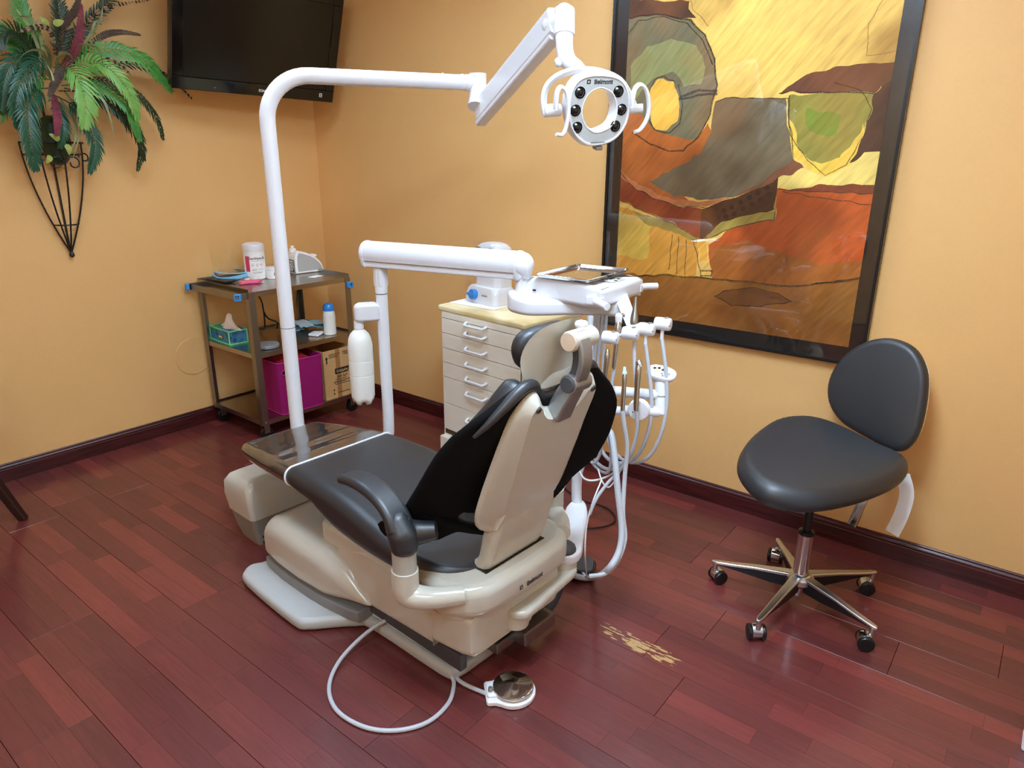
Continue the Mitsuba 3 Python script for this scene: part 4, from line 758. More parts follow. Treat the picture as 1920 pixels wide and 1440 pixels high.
def capend(c, d):
    rg = []
    full = np.array([(.050 * math.cos(a), .054 * math.sin(a)) for a in np.linspace(math.radians(-25), math.radians(205), 18)] + [(-.040, -.050), (-.03, -.058), (.03, -.058), (.040, -.050)])[::-1]
    for t, s in ((0, 1), (.010, 1), (.019, .93), (.026, .78), (.029, .5)):
        rg.append([c + d * t + V3(*(np.array([d[1], -d[0]]) * 0), 0) + np.cross(d, (0, 0, 1)) * a * s + V3(0, 0, b * s) for a, b in full])
    return loft(rg)
put('arm_cap', mv(capend(ar0, -adir), MC), 'm_white_gloss', du)
put('arm_cap', mv(cat(capend(ar1, adir), hull_spheres([(ar1 + adir * .012 + V3(0, 0, .0), .050), (ar1 + adir * .03 + V3(0, 0, -.03), .024)], 3)), MC), 'm_white_gloss', du)
el = ar1 + adir * .012
put('swivel_post', mv(cyl(el + V3(0, 0, -.115), el + V3(0, 0, -.02), .023, 24, .003), MC), 'm_white_gloss', du)
lk = [(el[0] - .035, el[1] - .04), (el[0] + .02, el[1] - .062), (el[0] + .10, el[1] - .05), (.30, .70), (.42, .77), (.43, .83), (.37, .85), (.26, .80), (.13, .73), (el[0] - .02, el[1] + .045), (el[0] - .05, el[1] + .0)]
lkp = spline(lk, 3, True)
if not Polygon(lkp).exterior.is_ccw: lkp = lkp[::-1]
lm = prism(lkp, 1.025, 1.085, .018, 3)
vv = lm.vertices.copy(); vv[:, 2] += np.interp(vv[:, 0], [.02, .10, .2, .45], [.030, .008, 0, 0]) * (vv[:, 2] > 1.05); lm.vertices = vv
put('swing_link', mv(lm, MC), 'm_white', du)
put('link_pivot', mv(cyl((.33, .78, 1.02), (.33, .78, 1.10), .03, 24), MC), 'm_white_gloss', du)
# head: deck with a rounded front bar
HR = math.radians(6)
MD = MC @ tr(.25, .80, 1.13, HR)     # x towards the operator side, y along the bar
hd0 = spline([(-.16, -.148), (.02, -.158), (.105, -.166), (.14, -.164), (.165, -.15), (.165, .15), (.14, .164), (.02, .158), (-.16, .15), (-.166, .14), (-.166, -.138)], 3, True)
hm = prism(hd0, -.052, .030, .018, 4)
vv = hm.vertices.copy(); vv[:, 2] += np.where(vv[:, 2] < -.01, np.interp(vv[:, 0], [-.17, -.05, .08, .12, .166], [.006, .0, -.005, -.004, .002]), 0) + np.where(vv[:, 2] > .0, np.interp(vv[:, 0], [.06, .12, .166], [0, -.004, -.012]), 0); hm.vertices = vv
dh = put('head', mv(hm, MD), 'm_white', du)
put('panel', mv(mv(prism(rr2(.050, .10, .006, 3), -.001, .0012, .0005, 1), tr(.118, .01, .024)), MD @ np.array([[1, 0, 0, 0], [0, 1, 0, 0], [-.08, 0, 1, .0105], [0, 0, 0, 1.0]])), 'm_base_grey', dh, label='grey button panel')
bt_ = [(.102, -.028, 'm_white_matte'), (.118, -.032, 'm_white_matte'), (.105, -.010, 'm_white_matte'), (.122, -.012, 'm_white_matte'), (.106, .010, 'm_ink'), (.106, .030, 'm_ink'), (.124, .012, 'm_yellow'), (.124, .036, 'm_ink'), (.134, -.004, 'm_ink')]
for bx_, by_, bm_ in bt_:
    put('button', mv(mv(cyl((bx_, by_, .0), (bx_, by_, .0022), .006, 14), tr(0, 0, .024)), MD @ np.array([[1, 0, 0, 0], [0, 1, 0, 0], [-.08, 0, 1, .011], [0, 0, 0, 1.0]])), bm_, dh)
for sy in (-1, 1):
    put('handle', mv(cat(rbox(.135, .163 * sy, -.025, .065, .03, .032, .006), tube([(.150, .165 * sy, -.022), (.165, .20 * sy, -.022), (.172 + .02, .245 * sy, -.024)] if sy > 0 else [(.14, -.168, -.028), (.175, -.185, -.03), (.205, -.20, -.034)], .0135, 16, 4)), MD), 'm_white_gloss', dh)
put('vent', mv(rbox(-.135, -.157, -.018, .014, .004, .007, .001), MD), 'm_black', dh)
# bracket and instrument holders
hs_ = [V3(*K[f'holder{i}']) for i in (1, 2, 3, 4)]
hb_ = (MD @ V3(.15, .01, -.03, 1))[:3]
hx = unit(hs_[3] - hs_[0])
put('holder_bracket', cat(loft([[hb_ + hx * a * k + unit(np.cross(hx, V3(0, 0, 1))) * b * k for a, b in rr2(.05, .026, .008, 3)] for k in (1,)] + [[(hs_[1] + hx * .012 + V3(0, 0, .012)) + hx * a * .8 + unit(np.cross(hx, V3(0, 0, 1))) * b * .9 for a, b in rr2(.05, .026, .008, 3)]])), 'm_white_gloss', du)
put('holder_bar', cyl(hs_[0] + hx * -.0 + V3(0, 0, .0), hs_[3], .0065, 14), 'm_hose', du)
hn = unit(np.cross(hx, V3(0, 0, 1)));
if hn @ (CAM - hs_[0]) < 0: hn = -hn
hax = unit(hx * .80 + hn * .42 + V3(0, 0, -.22))
for i, c in enumerate(hs_):
    hk = put('holder', cat(cyl(c - hax * .030, c + hax * .030, .0225, 24, .008)), 'm_white_gloss', du)
    put('seam', cat(cyl(c - hax * .020 + hn * .0222, c + hax * .020 + hn * .0222, .0018, 8)), 'm_mid_grey', hk)
    put('slot', cyl(c + hax * .012 + V3(0, 0, .006), c + hax * .010 + V3(0, 0, .0243), .0085, 14), 'm_mid_grey', hk)
put('umbilical_hose', tube([V3(*p) for p in K['big_hose']], .0115, 14, 6), 'm_hose', du, label='thick grey hose down to the floor')
# tray
M = MD @ tr(-.005, -.012, .034)
tp = rr2(.245, .335, .022, 5)
tray = loft([z3(inset2(tp, .022), .0025), z3(inset2(tp, .014), .0035), z3(inset2(tp, .006), .015), z3(inset2(tp, .001), .0162), z3(tp, .0152), z3(inset2(tp, .001), .0140), z3(inset2(tp, .007), .0125), z3(inset2(tp, .016), .0015), z3(inset2(tp, .03), .0005)], False, False)
tray = cat(tray, mv(capmesh(inset2(tp, .022), .0025), tr(0, 0, 0)), capmesh(inset2(tp, .03), .0005, True))
solo('instrument_tray', mv(tray, M), 'm_chrome', 'empty polished steel instrument tray on the delivery unit', 'tray', smooth=40)
# water bottle under its valve head on the post
vb = put('bottle_valve', None, 'm_white') if False else None
cx_, cy_ = -.607, .360
blk = prism(rr2(.115, .07, .025, 5), .922, .985, .012, 3)
vv = blk.vertices.copy(); vv[:, 2] += np.where(vv[:, 2] > .95, .020 * (1 - (vv[:, 0] / .07) ** 2) - .004, 0); blk.vertices = vv
rz = math.atan2(.438 - .345, -.575 + .63)
put('bottle_head', mv(blk, MC @ tr(-.603, .385, 0, rz)), 'm_white', du)
wb = thing('water_bottle', 'white translucent plastic water bottle hanging upside up beside the delivery post', 'bottle')
bc = (MC @ V3(-.625, .352, 0, 1))[:3]
prf = [(.0, .535), (.022, .527), (.046, .535), (.0525, .555), (.054, .655), (.052, .658), (.054, .661), (.054, .722), (.052, .725), (.054, .728), (.054, .790), (.049, .822), (.040, .842), (.027, .855), (.017, .863), (.0155, .885)]
bm_ = lathe([(r, z + .022) for r, z in prf], 40)
vv = bm_.vertices.copy(); ang = np.arctan2(vv[:, 1], vv[:, 0]); rr = np.hypot(vv[:, 0], vv[:, 1]); low = np.clip((.600 - vv[:, 2]) / .05, 0, 1)
vv[:, 2] += -.012 * low * np.clip(np.cos(5 * ang), -.3, 1) * (rr > .01); vv[:, :2] *= (1 - .05 * low * (1 - np.cos(5 * ang)) / 2)[:, None]; bm_.vertices = vv
put('body', mv(bm_, tr(bc[0], bc[1], 0)), 'm_frosted', wb, smooth=50)
put('cap', mv(lathe([(.018, .895), (.021, .897), (.021, .925), (.018, .93), (.018, .935), (0, .935)], 24), tr(bc[0], bc[1], -.01)), 'm_white_gloss', wb)
# instruments in the holders
HD = frame
def hand(name, label, catg, prof, P, m, hose=None, hr=.0058, hm='m_hose', extra=()):
    t = thing(name, label, catg)
    P = [V3(*p) for p in P]
    pts = spline(P, 4); sc = np.interp(np.linspace(0, 1, len(pts)), np.linspace(0, 1, len(prof)), prof)
    put('body', tube(pts, 1.0, 16, scale=sc), m, t)
    if hose is not None: put('hose', tube([V3(*p) for p in hose], hr, 10, 6), hm, t, label='grey hose')
    for e in extra: put(e[0], e[1], e[2], t)
    return t
sy = [V3(*p) for p in K['hp_syringe']]
hand('air_water_syringe', 'chrome air and water syringe in the nearest holder of the delivery unit', 'dental instrument', [.004, .012, .0125, .009, .008, .0075, .006], sy, 'm_steel', K['hose1'], extra=[('head', hull_spheres([(sy[0] + V3(0, 0, .012), .013), (sy[0] - V3(0, 0, .01), .011)]), 'm_white_gloss'), ('nozzle', tube([sy[0] + V3(0, 0, .012), sy[0] + hx * .014 + V3(0, 0, .016), sy[0] + hx * .02 + V3(0, 0, .006)], .005, 10, 3), 'm_chrome')])
gp = [V3(*p) for p in K['hp_grey']]
hand('handpiece', 'brushed grey tapered handpiece standing in the second holder of the delivery unit', 'dental instrument', [.0045, .0055, .008, .0115, .0145, .0155, .014, .009, .009, .0085, .008], [gp[0] + V3(0, 0, .012), gp[1], gp[2], gp[3]], 'm_titan', K['hose2'], .0068)
for i, kk in ((3, 'hose3'), (4, 'hose4')):
    c = hs_[i - 1] - V3(0, 0, .016)
    hand('instrument_hose', f'grey instrument hose hanging from the empty {"third" if i == 3 else "farthest"} holder of the delivery unit', 'hose', [.006, .0065, .0065, .007], [c + V3(0, 0, .004), c - V3(0, 0, .02), c - V3(0, 0, .038)], 'm_white_gloss', [(c - V3(0, 0, .036)).tolist()] + K[kk][1:], .0068)

# ---------------------------------------------------------------- assistant's arm with control pad and suction
aa = thing('assistant_arm', 'white jointed assistant arm with a control pad behind the dental chair', 'dental unit')
kx = V3(.575, .245, 0)
l1 = [(.575, -.03), (.62, -.055), (.66, -.03), (.665, .02), (.655, .10), (.645, .20), (.635, .27), (.60, .305), (.55, .30), (.525, .265), (.535, .20), (.555, .08), (.56, .0)]
l1p = spline(l1, 3, True); l1p = l1p if Polygon(l1p).exterior.is_ccw else l1p[::-1]
put('lower_link', mv(prism(l1p, .236, .268, .012, 3), MC), 'm_beige', aa)
put('base_pivot', mv(cat(cyl((.605, -.01, .19), (.605, -.01, .238), .042, 26, .006), rbox(.585, .0, .205, .10, .075, .026, .008)), MC), 'm_beige', aa)
l2p = spline([(.535, .255), (.59, .222), (.63, .25), (.628, .305), (.57, .40), (.50, .52), (.43, .60), (.39, .59), (.40, .52), (.46, .40), (.515, .31)], 3, True); l2p = l2p if Polygon(l2p).exterior.is_ccw else l2p[::-1]
put('upper_link', mv(prism(l2p, .285, .325, .012, 3), MC), 'm_white_gloss', aa)
put('knuckle', mv(cat(cyl((.585, .265, .262), (.585, .265, .312), .044, 28, .006)), MC), 'm_beige', aa)
put('knuckle_cap', mv(lathe([(.040, .0), (.040, .008), (.036, .018), (.026, .027), (.012, .032), (0, .033)], 30, tr(.585, .265, .322)), MC), 'm_dark_grey', aa, label='dark grey domed cap')
tb = [V3(*p) for p in K['pad_tube']]; lo = [V3(*p) for p in K['pad_low']]; nk_ = [V3(*p) for p in K['pad_neck']]
lk_end = W(.41, .575, .31)
put('riser', tube([lk_end - V3(0, 0, .01), lk_end + V3(0, 0, .15), V3(tb[0][0], tb[0][1], tb[0][2] - .12) * .5 + lk_end * .5 + V3(0, 0, .16), tb[0] - (tb[1] - tb[0]) * .9], .020, 20, 5), 'm_white_gloss', aa)
put('cross_tube', cyl(tb[0] - (tb[1] - tb[0]) * .9, tb[1], .0185, 24), 'm_white_gloss', aa)
put('upright', cyl(nk_[0] - V3(0, 0, .0), nk_[1] - V3(0, 0, .014), .0225, 26, .003), 'm_white_gloss', aa)
put('upright_joint', cyl((nk_[0] + nk_[1]) / 2 + V3(0, 0, .005), (nk_[0] + nk_[1]) / 2 + V3(0, 0, .0065), .0229, 26), 'm_mid_grey', aa)
put('lower_tube', cat(cyl(lo[0], lo[1], .0195, 24, .003), cyl(lo[0] - (lo[1] - lo[0]) * .28, lo[0], .015, 20)), 'm_white_gloss', aa)
dn = unit(CAM - V3(*K['pad_disc'])); dn = unit(dn + V3(0, 0, -.3) + hx * -.25)
put('holder_disc', lathe([(0, .012), (.030, .012), (.036, .010), (.038, .005), (.038, -.012), (0, -.012)], 36, frame(V3(*K['pad_disc']), dn)), 'm_white_gloss', aa)
put('disc_screw', lathe([(0, .001), (.0022, .001), (.0022, -.001), (0, -.001)], 10, frame(V3(*K['pad_disc']) + dn * .0122 - hx * .018, dn)), 'm_ink', aa)
# the pad: an oval head tilted to the operator
pc_ = V3(*K['pad']); pn = unit(V3(0, 0, 1.0) + unit(V3(CAM[0] - pc_[0], CAM[1] - pc_[1], 0)) * .42)
MP = frame(pc_, pn, unit(hx * .80 - unit(V3(CAM[0] - pc_[0], CAM[1] - pc_[1], 0)) * -.55))
po = np.column_stack([np.array([.054 * math.copysign(abs(math.cos(a)) ** .8, math.cos(a)), .036 * math.copysign(abs(math.sin(a)) ** .8, math.sin(a))]) for a in np.linspace(0, 2 * math.pi, 40, endpoint=False)]).T
pad = loft([z3(po * .45, -.045), z3(po * .55, -.030), z3(po * .80, -.016), z3(po * .97, -.006), z3(po, .0), z3(po * .99, .005), z3(po * .95, .008)])
pk = put('control_pad', mv(pad, MP), 'm_white_gloss', aa)
put('pad_face', mv(prism(po * .88, .0078, .0088, .0004, 1), MP), 'm_white_matte', pk)
for x_, y_, m_, r_b in [(-.028, .008, 'm_ink', .0055), (-.014, .014, 'm_ink', .0055), (.002, .010, 'm_ink', .0055), (-.018, -.004, 'm_yellow', .0045), (.006, -.010, 'm_ink_grey', .0045), (.018, .002, 'm_ink_grey', .0045), (.024, -.012, 'm_ink_grey', .0045), (.012, -.020, 'm_ink_grey', .0045), (.030, -.004, 'm_ink_grey', .0045)]:
    put('button', mv(cyl((x_, y_, .0086), (x_, y_, .0100), r_b, 14), MP), m_, pk)
# suction instruments held there
hand('suction_tip', 'chrome suction handle rising just above the black wing of the chair back', 'dental instrument', [.006, .0095, .0085, .008, .0085], K['sux'], 'm_steel', K['hose_s1'], .006)
s2 = [V3(*p) for p in K['sux2']]
hand('saliva_ejector', 'saliva ejector valve with a pale green tip beside the control pad arm', 'dental instrument', [.006, .009, .0075, .008, .0085, .007], s2[1:], 'm_steel', K['hose_s2'], .0078, extra=[('tip', lathe([(0, -.0), (.008, .0), (.0085, .006), (.0055, .014), (.0055, .026), (0, .026)], 16, frame(s2[1], s2[0] - s2[1])), 'm_mask_light')])
s3 = [V3(*p) for p in K['sux3']]
hand('suction_valve', 'chrome suction valve in front of the round white holder disc', 'dental instrument', [.007, .0115, .010, .009, .0095, .008], s3, 'm_steel', K['hose_s3'], .0062, extra=[('valve_head', hull_spheres([(s3[0], .0115), (s3[0] - V3(0, 0, .012), .0112)]), 'm_chrome'), ('lever', hull_spheres([(s3[0] + hn * .012, .005), (s3[0] + hn * .012 - V3(0, 0, .01) + hx * .004, .004)]), 'm_white_gloss')])
dp = thing('foot_rheostat', 'dark grey pedal lying on the floor behind the dental chair under the grey hoses', 'foot pedal')
dc = V3(*K['dark_pedal'])
put('base', rbox(dc[0], dc[1], .018, .15, .12, .034, .008, .5, .02), 'm_black', dp)
put('plate', mv(prism(rr2(.13, .10, .02, 4), 0, .014, .004, 2), tr(dc[0], dc[1], .035, .5)), 'm_dark_grey', dp)
def cord(name, pts, r, m, label, catg='cable', n=6): solo(name, tube([V3(*p) for p in pts], r, 10, n), m, label, catg, smooth=True)
cord('thin_cable', K['wire_a'], .0032, 'm_hose_white', 'thin white cable dropping from the hoses to the dark floor pedal')
cord('cable_loop', K['wire_b'] , .003, 'm_hose_white', 'short thin white cable looping by the baseboard behind the chair')
cord('air_line', K['wire_c'], .0042, 'm_hose_white', 'thin white air line sagging under the far wing of the chair back')
cord('floor_hose', K['floor_hose'], .0048, 'm_hose_white', 'white hose slanting down to the floor behind the chair back')
cord('drain_hose', K['gray_rod'], .0055, 'm_hose', 'grey hose slanting down from the chair to the dark floor pedal')
cord('power_cord', K['black_cord'], .0035, 'm_black', 'thin black cord looping on the floor behind the dental chair')
cord('coiled_cable', K['loop'], .0042, 'm_hose_white', 'small loop of white cable lying on the floor behind the chair neck')
ch_ = [V3(*p) for p in K['corrugated']]
cp = spline(ch_, 26); sc = 1 + .06 * np.cos(np.arange(len(cp)) * math.pi)
solo('corrugated_hose', tube(cp, .024, 16, scale=sc), 'm_hose_dark', 'dark corrugated hose curving round the rear of the chair base', 'hose', smooth=25)

# ---------------------------------------------------------------- stainless steel trolley in the corner
CX0, CX1, CY0, CY1 = .04, .578, -.955, -.262
ct = thing('utility_cart', 'stainless steel three-shelf trolley on casters in the corner of the room', 'cart')
def shelf(z, rim, name):
    a = boxm(CX0, CX1, CY0, CY1, z - .003, z)
    e = [boxm(CX0, CX1, CY0, CY0 + .0025, z - .028, z + rim[0]), boxm(CX0, CX1, CY1 - .0025, CY1, z - .028, z + rim[1]), boxm(CX1 - .0025, CX1, CY0, CY1, z - .028, z + rim[2]), boxm(CX0, CX0 + .0025, CY0, CY1, z - .028, z + rim[3])]
    return put(name, cat(a, *e), 'm_steel', ct, smooth=False)
shelf(.885, (.018, .022, .0, .022), 'shelf'); shelf(.532, (.0, .012, .0, .012), 'shelf'); shelf(.128, (.0, .01, .0, .01), 'shelf')
for x, sx in ((CX0 + .0, 1), (CX1 - .0, -1)):
    for y, sy in ((CY0, 1), (CY1, -1)):
        w_ = .036
        l = cat(boxm(min(x, x + sx * w_), max(x, x + sx * w_), min(y - sy * .003, y), max(y - sy * .003, y), .10, .882), boxm(min(x - sx * .003, x), max(x - sx * .003, x), min(y - sy * .003, y + sy * w_), max(y - sy * .003, y + sy * w_), .10, .882))
        put('leg', l, 'm_steel_dull', ct, smooth=False)
        for zz in (.118,):
            put('bolt', lathe([(0, 0), (.006, 0), (.005, .003), (0, .0035)], 10, frame((x - sx * .003, y + sy * .018, zz), (-sx, 0, 0))), 'm_chrome', ct)
        cx_, cy_ = x + sx * .03, y + sy * .03
        fk = put('caster', cat(rbox(cx_ - .017, cy_, .072, .003, .036, .056, .001), rbox(cx_ + .017, cy_, .072, .003, .036, .056, .001), rbox(cx_, cy_, .099, .05, .05, .005, .001)), 'm_steel_dull', ct)
        put('wheel', cat(lathe([(.018, -.012), (.038, -.012), (.0405, -.008), (.0405, .008), (.038, .012), (.018, .012)], 24, frame((cx_, cy_ + .006, .0405), (1, 0, 0))), cyl((cx_ - .019, cy_ + .006, .0405), (cx_ + .019, cy_ + .006, .0405), .006, 12)), 'm_black', fk)
hb_y = -1.012
put('push_handle', cat(boxm(CX0 + .004, CX0 + .010, hb_y, CY0, .850, .885), boxm(CX1 - .010, CX1 - .004, hb_y, CY0, .850, .885), boxm(CX0 + .004, CX1 - .004, hb_y - .004, hb_y, .850, .885)), 'm_steel_dull', ct, smooth=False)
def bumper(c, nrm, s=.040):
    f_ = frame(c, nrm, (0, 0, 1)); o = rr2(s, s * .94, .006, 3); i_ = inset2(o, .009)
    return mv(cat(loft([z3(o, -.012), z3(o, .006), z3(inset2(o, .003), .010), z3(inset2(i_, -.002), .010), z3(i_, .006), z3(i_, -.004)], False, False), capmesh(i_, -.004)), f_)
for c, n_b in (((CX0 - .004 + .012, hb_y - .014, .868), (-.4, -1, 0)), ((CX1 + .006, hb_y - .012, .868), (1, -.9, 0)), ((CX1 + .012, CY1 - .004, .838), (1, .2, 0))):
    k = put('bumper', bumper(c, n_b), 'm_blue', ct, label='bright blue corner bumper')
    for d in (-.006, .006):
        f_ = frame(c, n_b, (0, 0, 1)); put('screw', mv(cyl((d * .3, d, -.004), (d * .3, d, .001), .0035, 10), f_), 'm_chrome', k)
# things on the top shelf
ZT = .885
wt = thing('wipes_tub', 'tall white tub of disinfecting wipes with a pink label band on the trolley', 'tub')
M = tr(.190, -.660, ZT + .001)
put('body', lathe([(0, 0), (.056, 0), (.060, .004), (.061, .168), (.058, .172), (0, .172)], 40, M), 'm_white_matte', wt)
put('lid', lathe([(.056, .168), (.0625, .169), (.0635, .173), (.0635, .198), (.060, .207), (.050, .211), (.046, .214), (.040, .216), (.0, .216)], 40, M), 'm_white_gloss', wt)
put('lid_tab', mv(rbox(-.064, -.010, .196, .012, .03, .012, .003), M), 'm_white_gloss', wt)
def wrap(mesh, R, M, th0, flip=False):
    """wraps a flat mesh (x along, y up, z out) round a cylinder of radius R; th0: direction of x = 0."""
    m = mesh.copy(); v = m.vertices; th = th0 + v[:, 0] / R
    m.vertices = np.column_stack([(R + v[:, 2]) * np.cos(th), (R + v[:, 2]) * np.sin(th), v[:, 1]]); return mv(m, M)
def strip2(w, h, cx=0, cy=0, nx=14):
    xs = np.linspace(cx - w / 2, cx + w / 2, nx); v = [(x, y, 0) for x in xs for y in (cy - h / 2, cy + h / 2)]
    return tm(v, [f for i in range(nx - 1) for f in ([2 * i, 2 * i + 2, 2 * i + 3], [2 * i, 2 * i + 3, 2 * i + 1])])
TH = math.atan2(CAM[1] + .66, CAM[0] - .19)
put('label', wrap(strip2(.26, .128, -.02, .085, 40), .0613, M, TH), 'm_paper', wt)
put('label_band', wrap(strip2(.030, .092, -.046, .095), .0617, M, TH), 'm_label_pink', wt, label='pink block at the left of the label')
put('lettering', wrap(text('CaviWipes XL', .0125, np.eye(4), .0004, True, True, .92).apply_translation((.018, .128, 0)), .0617, M, TH), 'm_ink', wt)
put('small_print', cat(*[wrap(strip2(w, .0022, .012 + d, z_), .0617, M, TH) for w, d, z_ in ((.072, 0, .1135), (.03, -.018, .062), (.03, .022, .062), (.026, -.018, .056), (.06, 0, .045), (.05, .0, .04))]), 'm_ink_grey', wt)
for d, mt in ((-.012, 'm_ink_grey'), (.014, 'm_ink_grey'), (.038, 'm_ink_red')):
    ri = trimesh.creation.annulus(.0068, .0080, .0004); put('pictogram', cat(wrap(ri.apply_translation((d, .088, 0)), .0617, M, TH), wrap(strip2(.0055, .0055, d, .088, 4), .0619, M, TH)), mt, wt)
jr = thing('small_jar', 'small white lidded jar beside the wipes tub', 'jar')
M = tr(.262, -.590, ZT + .001)
put('body', lathe([(0, 0), (.036, 0), (.0375, .003), (.039, .050), (0, .052)], 32, M), 'm_white_matte', jr)
put('lid', lathe([(.0, .050), (.0405, .050), (.0415, .053), (.0415, .064), (.039, .068), (0, .069)], 32, M), 'm_white_gloss', jr)
put('print', wrap(strip2(.016, .018, .012, .03), .0385, M, TH), 'm_ink_grey', jr)
# grey-white bench device with a curved hood
dv = thing('bench_device', 'white desktop dental device with a domed back and a black lead on the trolley', 'device')
prof_ = spline([(0, 0), (0, .095), (.012, .132), (.03, .142), (.08, .130), (.14, .100), (.185, .055), (.200, .012), (.196, 0)], 4)
side = np.array([(a, b) for a, b in prof_])
dm = prism(side if Polygon(side).exterior.is_ccw else side[::-1], -.055, .055, .010, 3)
MD2 = np.array([[.10, .0, .995, .20], [.995, 0, -.10, -.412], [0, 1, 0, ZT + .002], [0, 0, 0, 1.0]])
put('body', mv(dm, MD2), 'm_white_matte', dv)
ins = prism(inset2(side if Polygon(side).exterior.is_ccw else side[::-1], .014), .0545, .0562, .0006, 1)
put('side_panel', mv(ins, MD2), 'm_base_grey', dv, label='grey side panel')
put('front_panel', mv(boxm(-.003, .001, .008, .088, -.042, .042), MD2), 'm_mid_grey', dv, smooth=False, label='grey front with white print')
put('front_print', mv(cat(*[boxm(-.0036, -.003, .02 + .011 * i, .024 + .011 * i, -.03 + .004 * (i % 2), .02 + .006 * (i % 3)) for i in range(6)]), MD2), 'm_paper', dv, smooth=False)
put('jack', mv(cyl((-.006, .020, .03), (-.002, .020, .03), .005, 12), MD2), 'm_black', dv)
put('hood_knob', mv(cat(cyl((.022, .130, -.01), (.022, .155, -.01), .022, 22, .004), cyl((.022, .155, -.01), (.022, .172, -.01), .012, 18, .003)), MD2), 'm_white_matte', dv)
put('rear_knob', mv(hull_spheres([((.150, .098, .0), .014), ((.168, .098, .01), .010)]), MD2), 'm_white_matte', dv)
put('lead_plug', mv(cat(cyl((-.01, .105, -.05), (-.06, .115, -.055), .009, 12, .002)), MD2), 'm_black', dv)
solo('paper_slip', rbox(.42, -.395, ZT + .003, .05, .085, .003, .001, .25), 'm_paper', 'white paper slip lying flat beside the desktop device', 'paper')
# visor: a bent clear sheet standing in a blue band
vs = thing('face_shield', 'clear curved plastic face shield with a light blue band on the trolley', 'face shield')
vc = V3(.02, -.745, ZT)
vr = [[vc + V3((.072 + .012 * t - .01 * t * t) * math.cos(a), (.072 + .012 * t) * math.sin(a) * 1.1, .004 + .215 * t) for a in np.linspace(math.radians(-200), math.radians(60), 40)] for t in np.linspace(0, 1, 8)]
put('visor', loft(vr, False, False, closed=False), 'm_clear', vs)
bd = spline([vc + V3(.13 * math.cos(a) + .045, .115 * math.sin(a) + .015, .020 + .010 * math.sin(a * 2 + 1)) for a in np.linspace(0, 2 * math.pi, 14, endpoint=False)], 5, True)
put('band', sweep(np.vstack([bd, bd[:2]]), rr2(.012, .022, .004, 2), V3(0, 0, 1), False), 'm_blue_light', vs)
bd2 = spline([vc + V3(.105 * math.cos(a) + .055, .090 * math.sin(a) + .005, .043) for a in np.linspace(0, 2 * math.pi, 14, endpoint=False)], 5, True)
put('band_rim', sweep(np.vstack([bd2, bd2[:2]]), rr2(.024, .004, .0015, 1), V3(0, 0, 1), False), 'm_blue_light', vs)
sp = thing('goggle_pouch', 'crumpled clear pouch with pink trim in front of the blue band on the trolley', 'pouch')
pc2 = V3(.30, -.775, ZT + .004)
g_ = []
for i in range(9):
    row = []
    for j in range(13):
        x_, y_ = -.055 + .11 * i / 8, -.085 + .17 * j / 12
        hgt = .028 * math.sin(math.pi * i / 8) * math.sin(math.pi * j / 12) * (.5 + meshkit.noise(V3(x_ * 40, y_ * 40, 1))) + .003
        row.append(pc2 + V3(x_, y_, hgt))
    g_.append(row)
put('film', loft(g_, False, False, closed=False), 'm_clear', sp)
put('pink_trim', cat(mv(hull_spheres([((.02, -.06, .008), .012), ((.055, .02, .008), .011), ((.03, .06, .008), .008), ((-.02, -.05, .006), .008)], 2), tr(*pc2))), 'm_pink', sp, label='pink plastic trim')
put('contents', cat(*[mv(rbox(a, b, .012, .03, .022, .014, .004, r), tr(*pc2)) for a, b, r in ((-.02, .0, .3), (.004, .035, .9), (-.025, .055, -.4))]), 'm_paper', sp)
solo('dark_tablet', rbox(.13, -.845, ZT + .008, .20, .10, .012, .003, .05), 'm_black', 'thin dark tablet lying at the handle end of the trolley top', 'tablet')
# middle shelf
ZM = .532
tb_ = thing('tissue_box', 'green and blue patterned tissue box with a tissue sticking out', 'tissue box')
M = tr(.165, -.870, ZM + .001, -.06)
put('carton', mv(rbox(0, 0, .041, .235, .115, .080, .003), M), 'm_tissue_box', tb_)
ed = []
for sx in (-1, 1):
    for sy in (-1, 1): ed.append(rbox(sx * .117, sy * .057, .041, .007, .007, .083, .001))
    for zz in (.003, .080): ed.append(rbox(sx * .117, 0, zz, .007, .118, .007, .001))
for sy in (-1, 1):
    for zz in (.003, .080): ed.append(rbox(0, sy * .057, zz, .238, .007, .007, .001))
put('edging', mv(cat(*ed), M), 'm_tissue_edge', tb_, label='pale green edges')
put('brand_patch', mv(rbox(.01, -.0585, .035, .035, .002, .010, .0006), M), 'm_yellow', tb_)
tr_ = []
for t in np.linspace(0, 1, 8):
    n_t = 14; row = []
    for j in range(n_t):
        a = 2 * math.pi * j / n_t
        r_ = (.050 * (1 - t) ** .7 + .006) * (1 + .45 * math.sin(3 * a + 2 * t) * (1 - t) + .3 * math.cos(2 * a + 4 * t))
        row.append((.015 + .028 * t + r_ * math.cos(a) * (1 + .5 * (1 - t)), r_ * .5 * math.sin(a), .080 + .085 * t + .012 * math.sin(a * 2) * t))
    tr_.append(row)
put('tissue', mv(loft(tr_), M), 'm_tissue', tb_, label='white tissue pulled out')
sb = thing('squeeze_bottle', 'small frosted squeeze bottle with a blue cap on the middle trolley shelf', 'bottle')
M = tr(.51, -.385, ZM + .001)
put('body', lathe([(0, 0), (.034, 0), (.038, .004), (.038, .12), (.036, .135), (.033, .148), (.033, .155), (0, .155)], 32, M), 'm_frosted', sb)
put('cap', lathe([(.030, .150), (.0345, .152), (.035, .166), (.033, .178), (.026, .192), (.012, .199), (0, .200)], 32, M), 'm_blue_deep', sb)
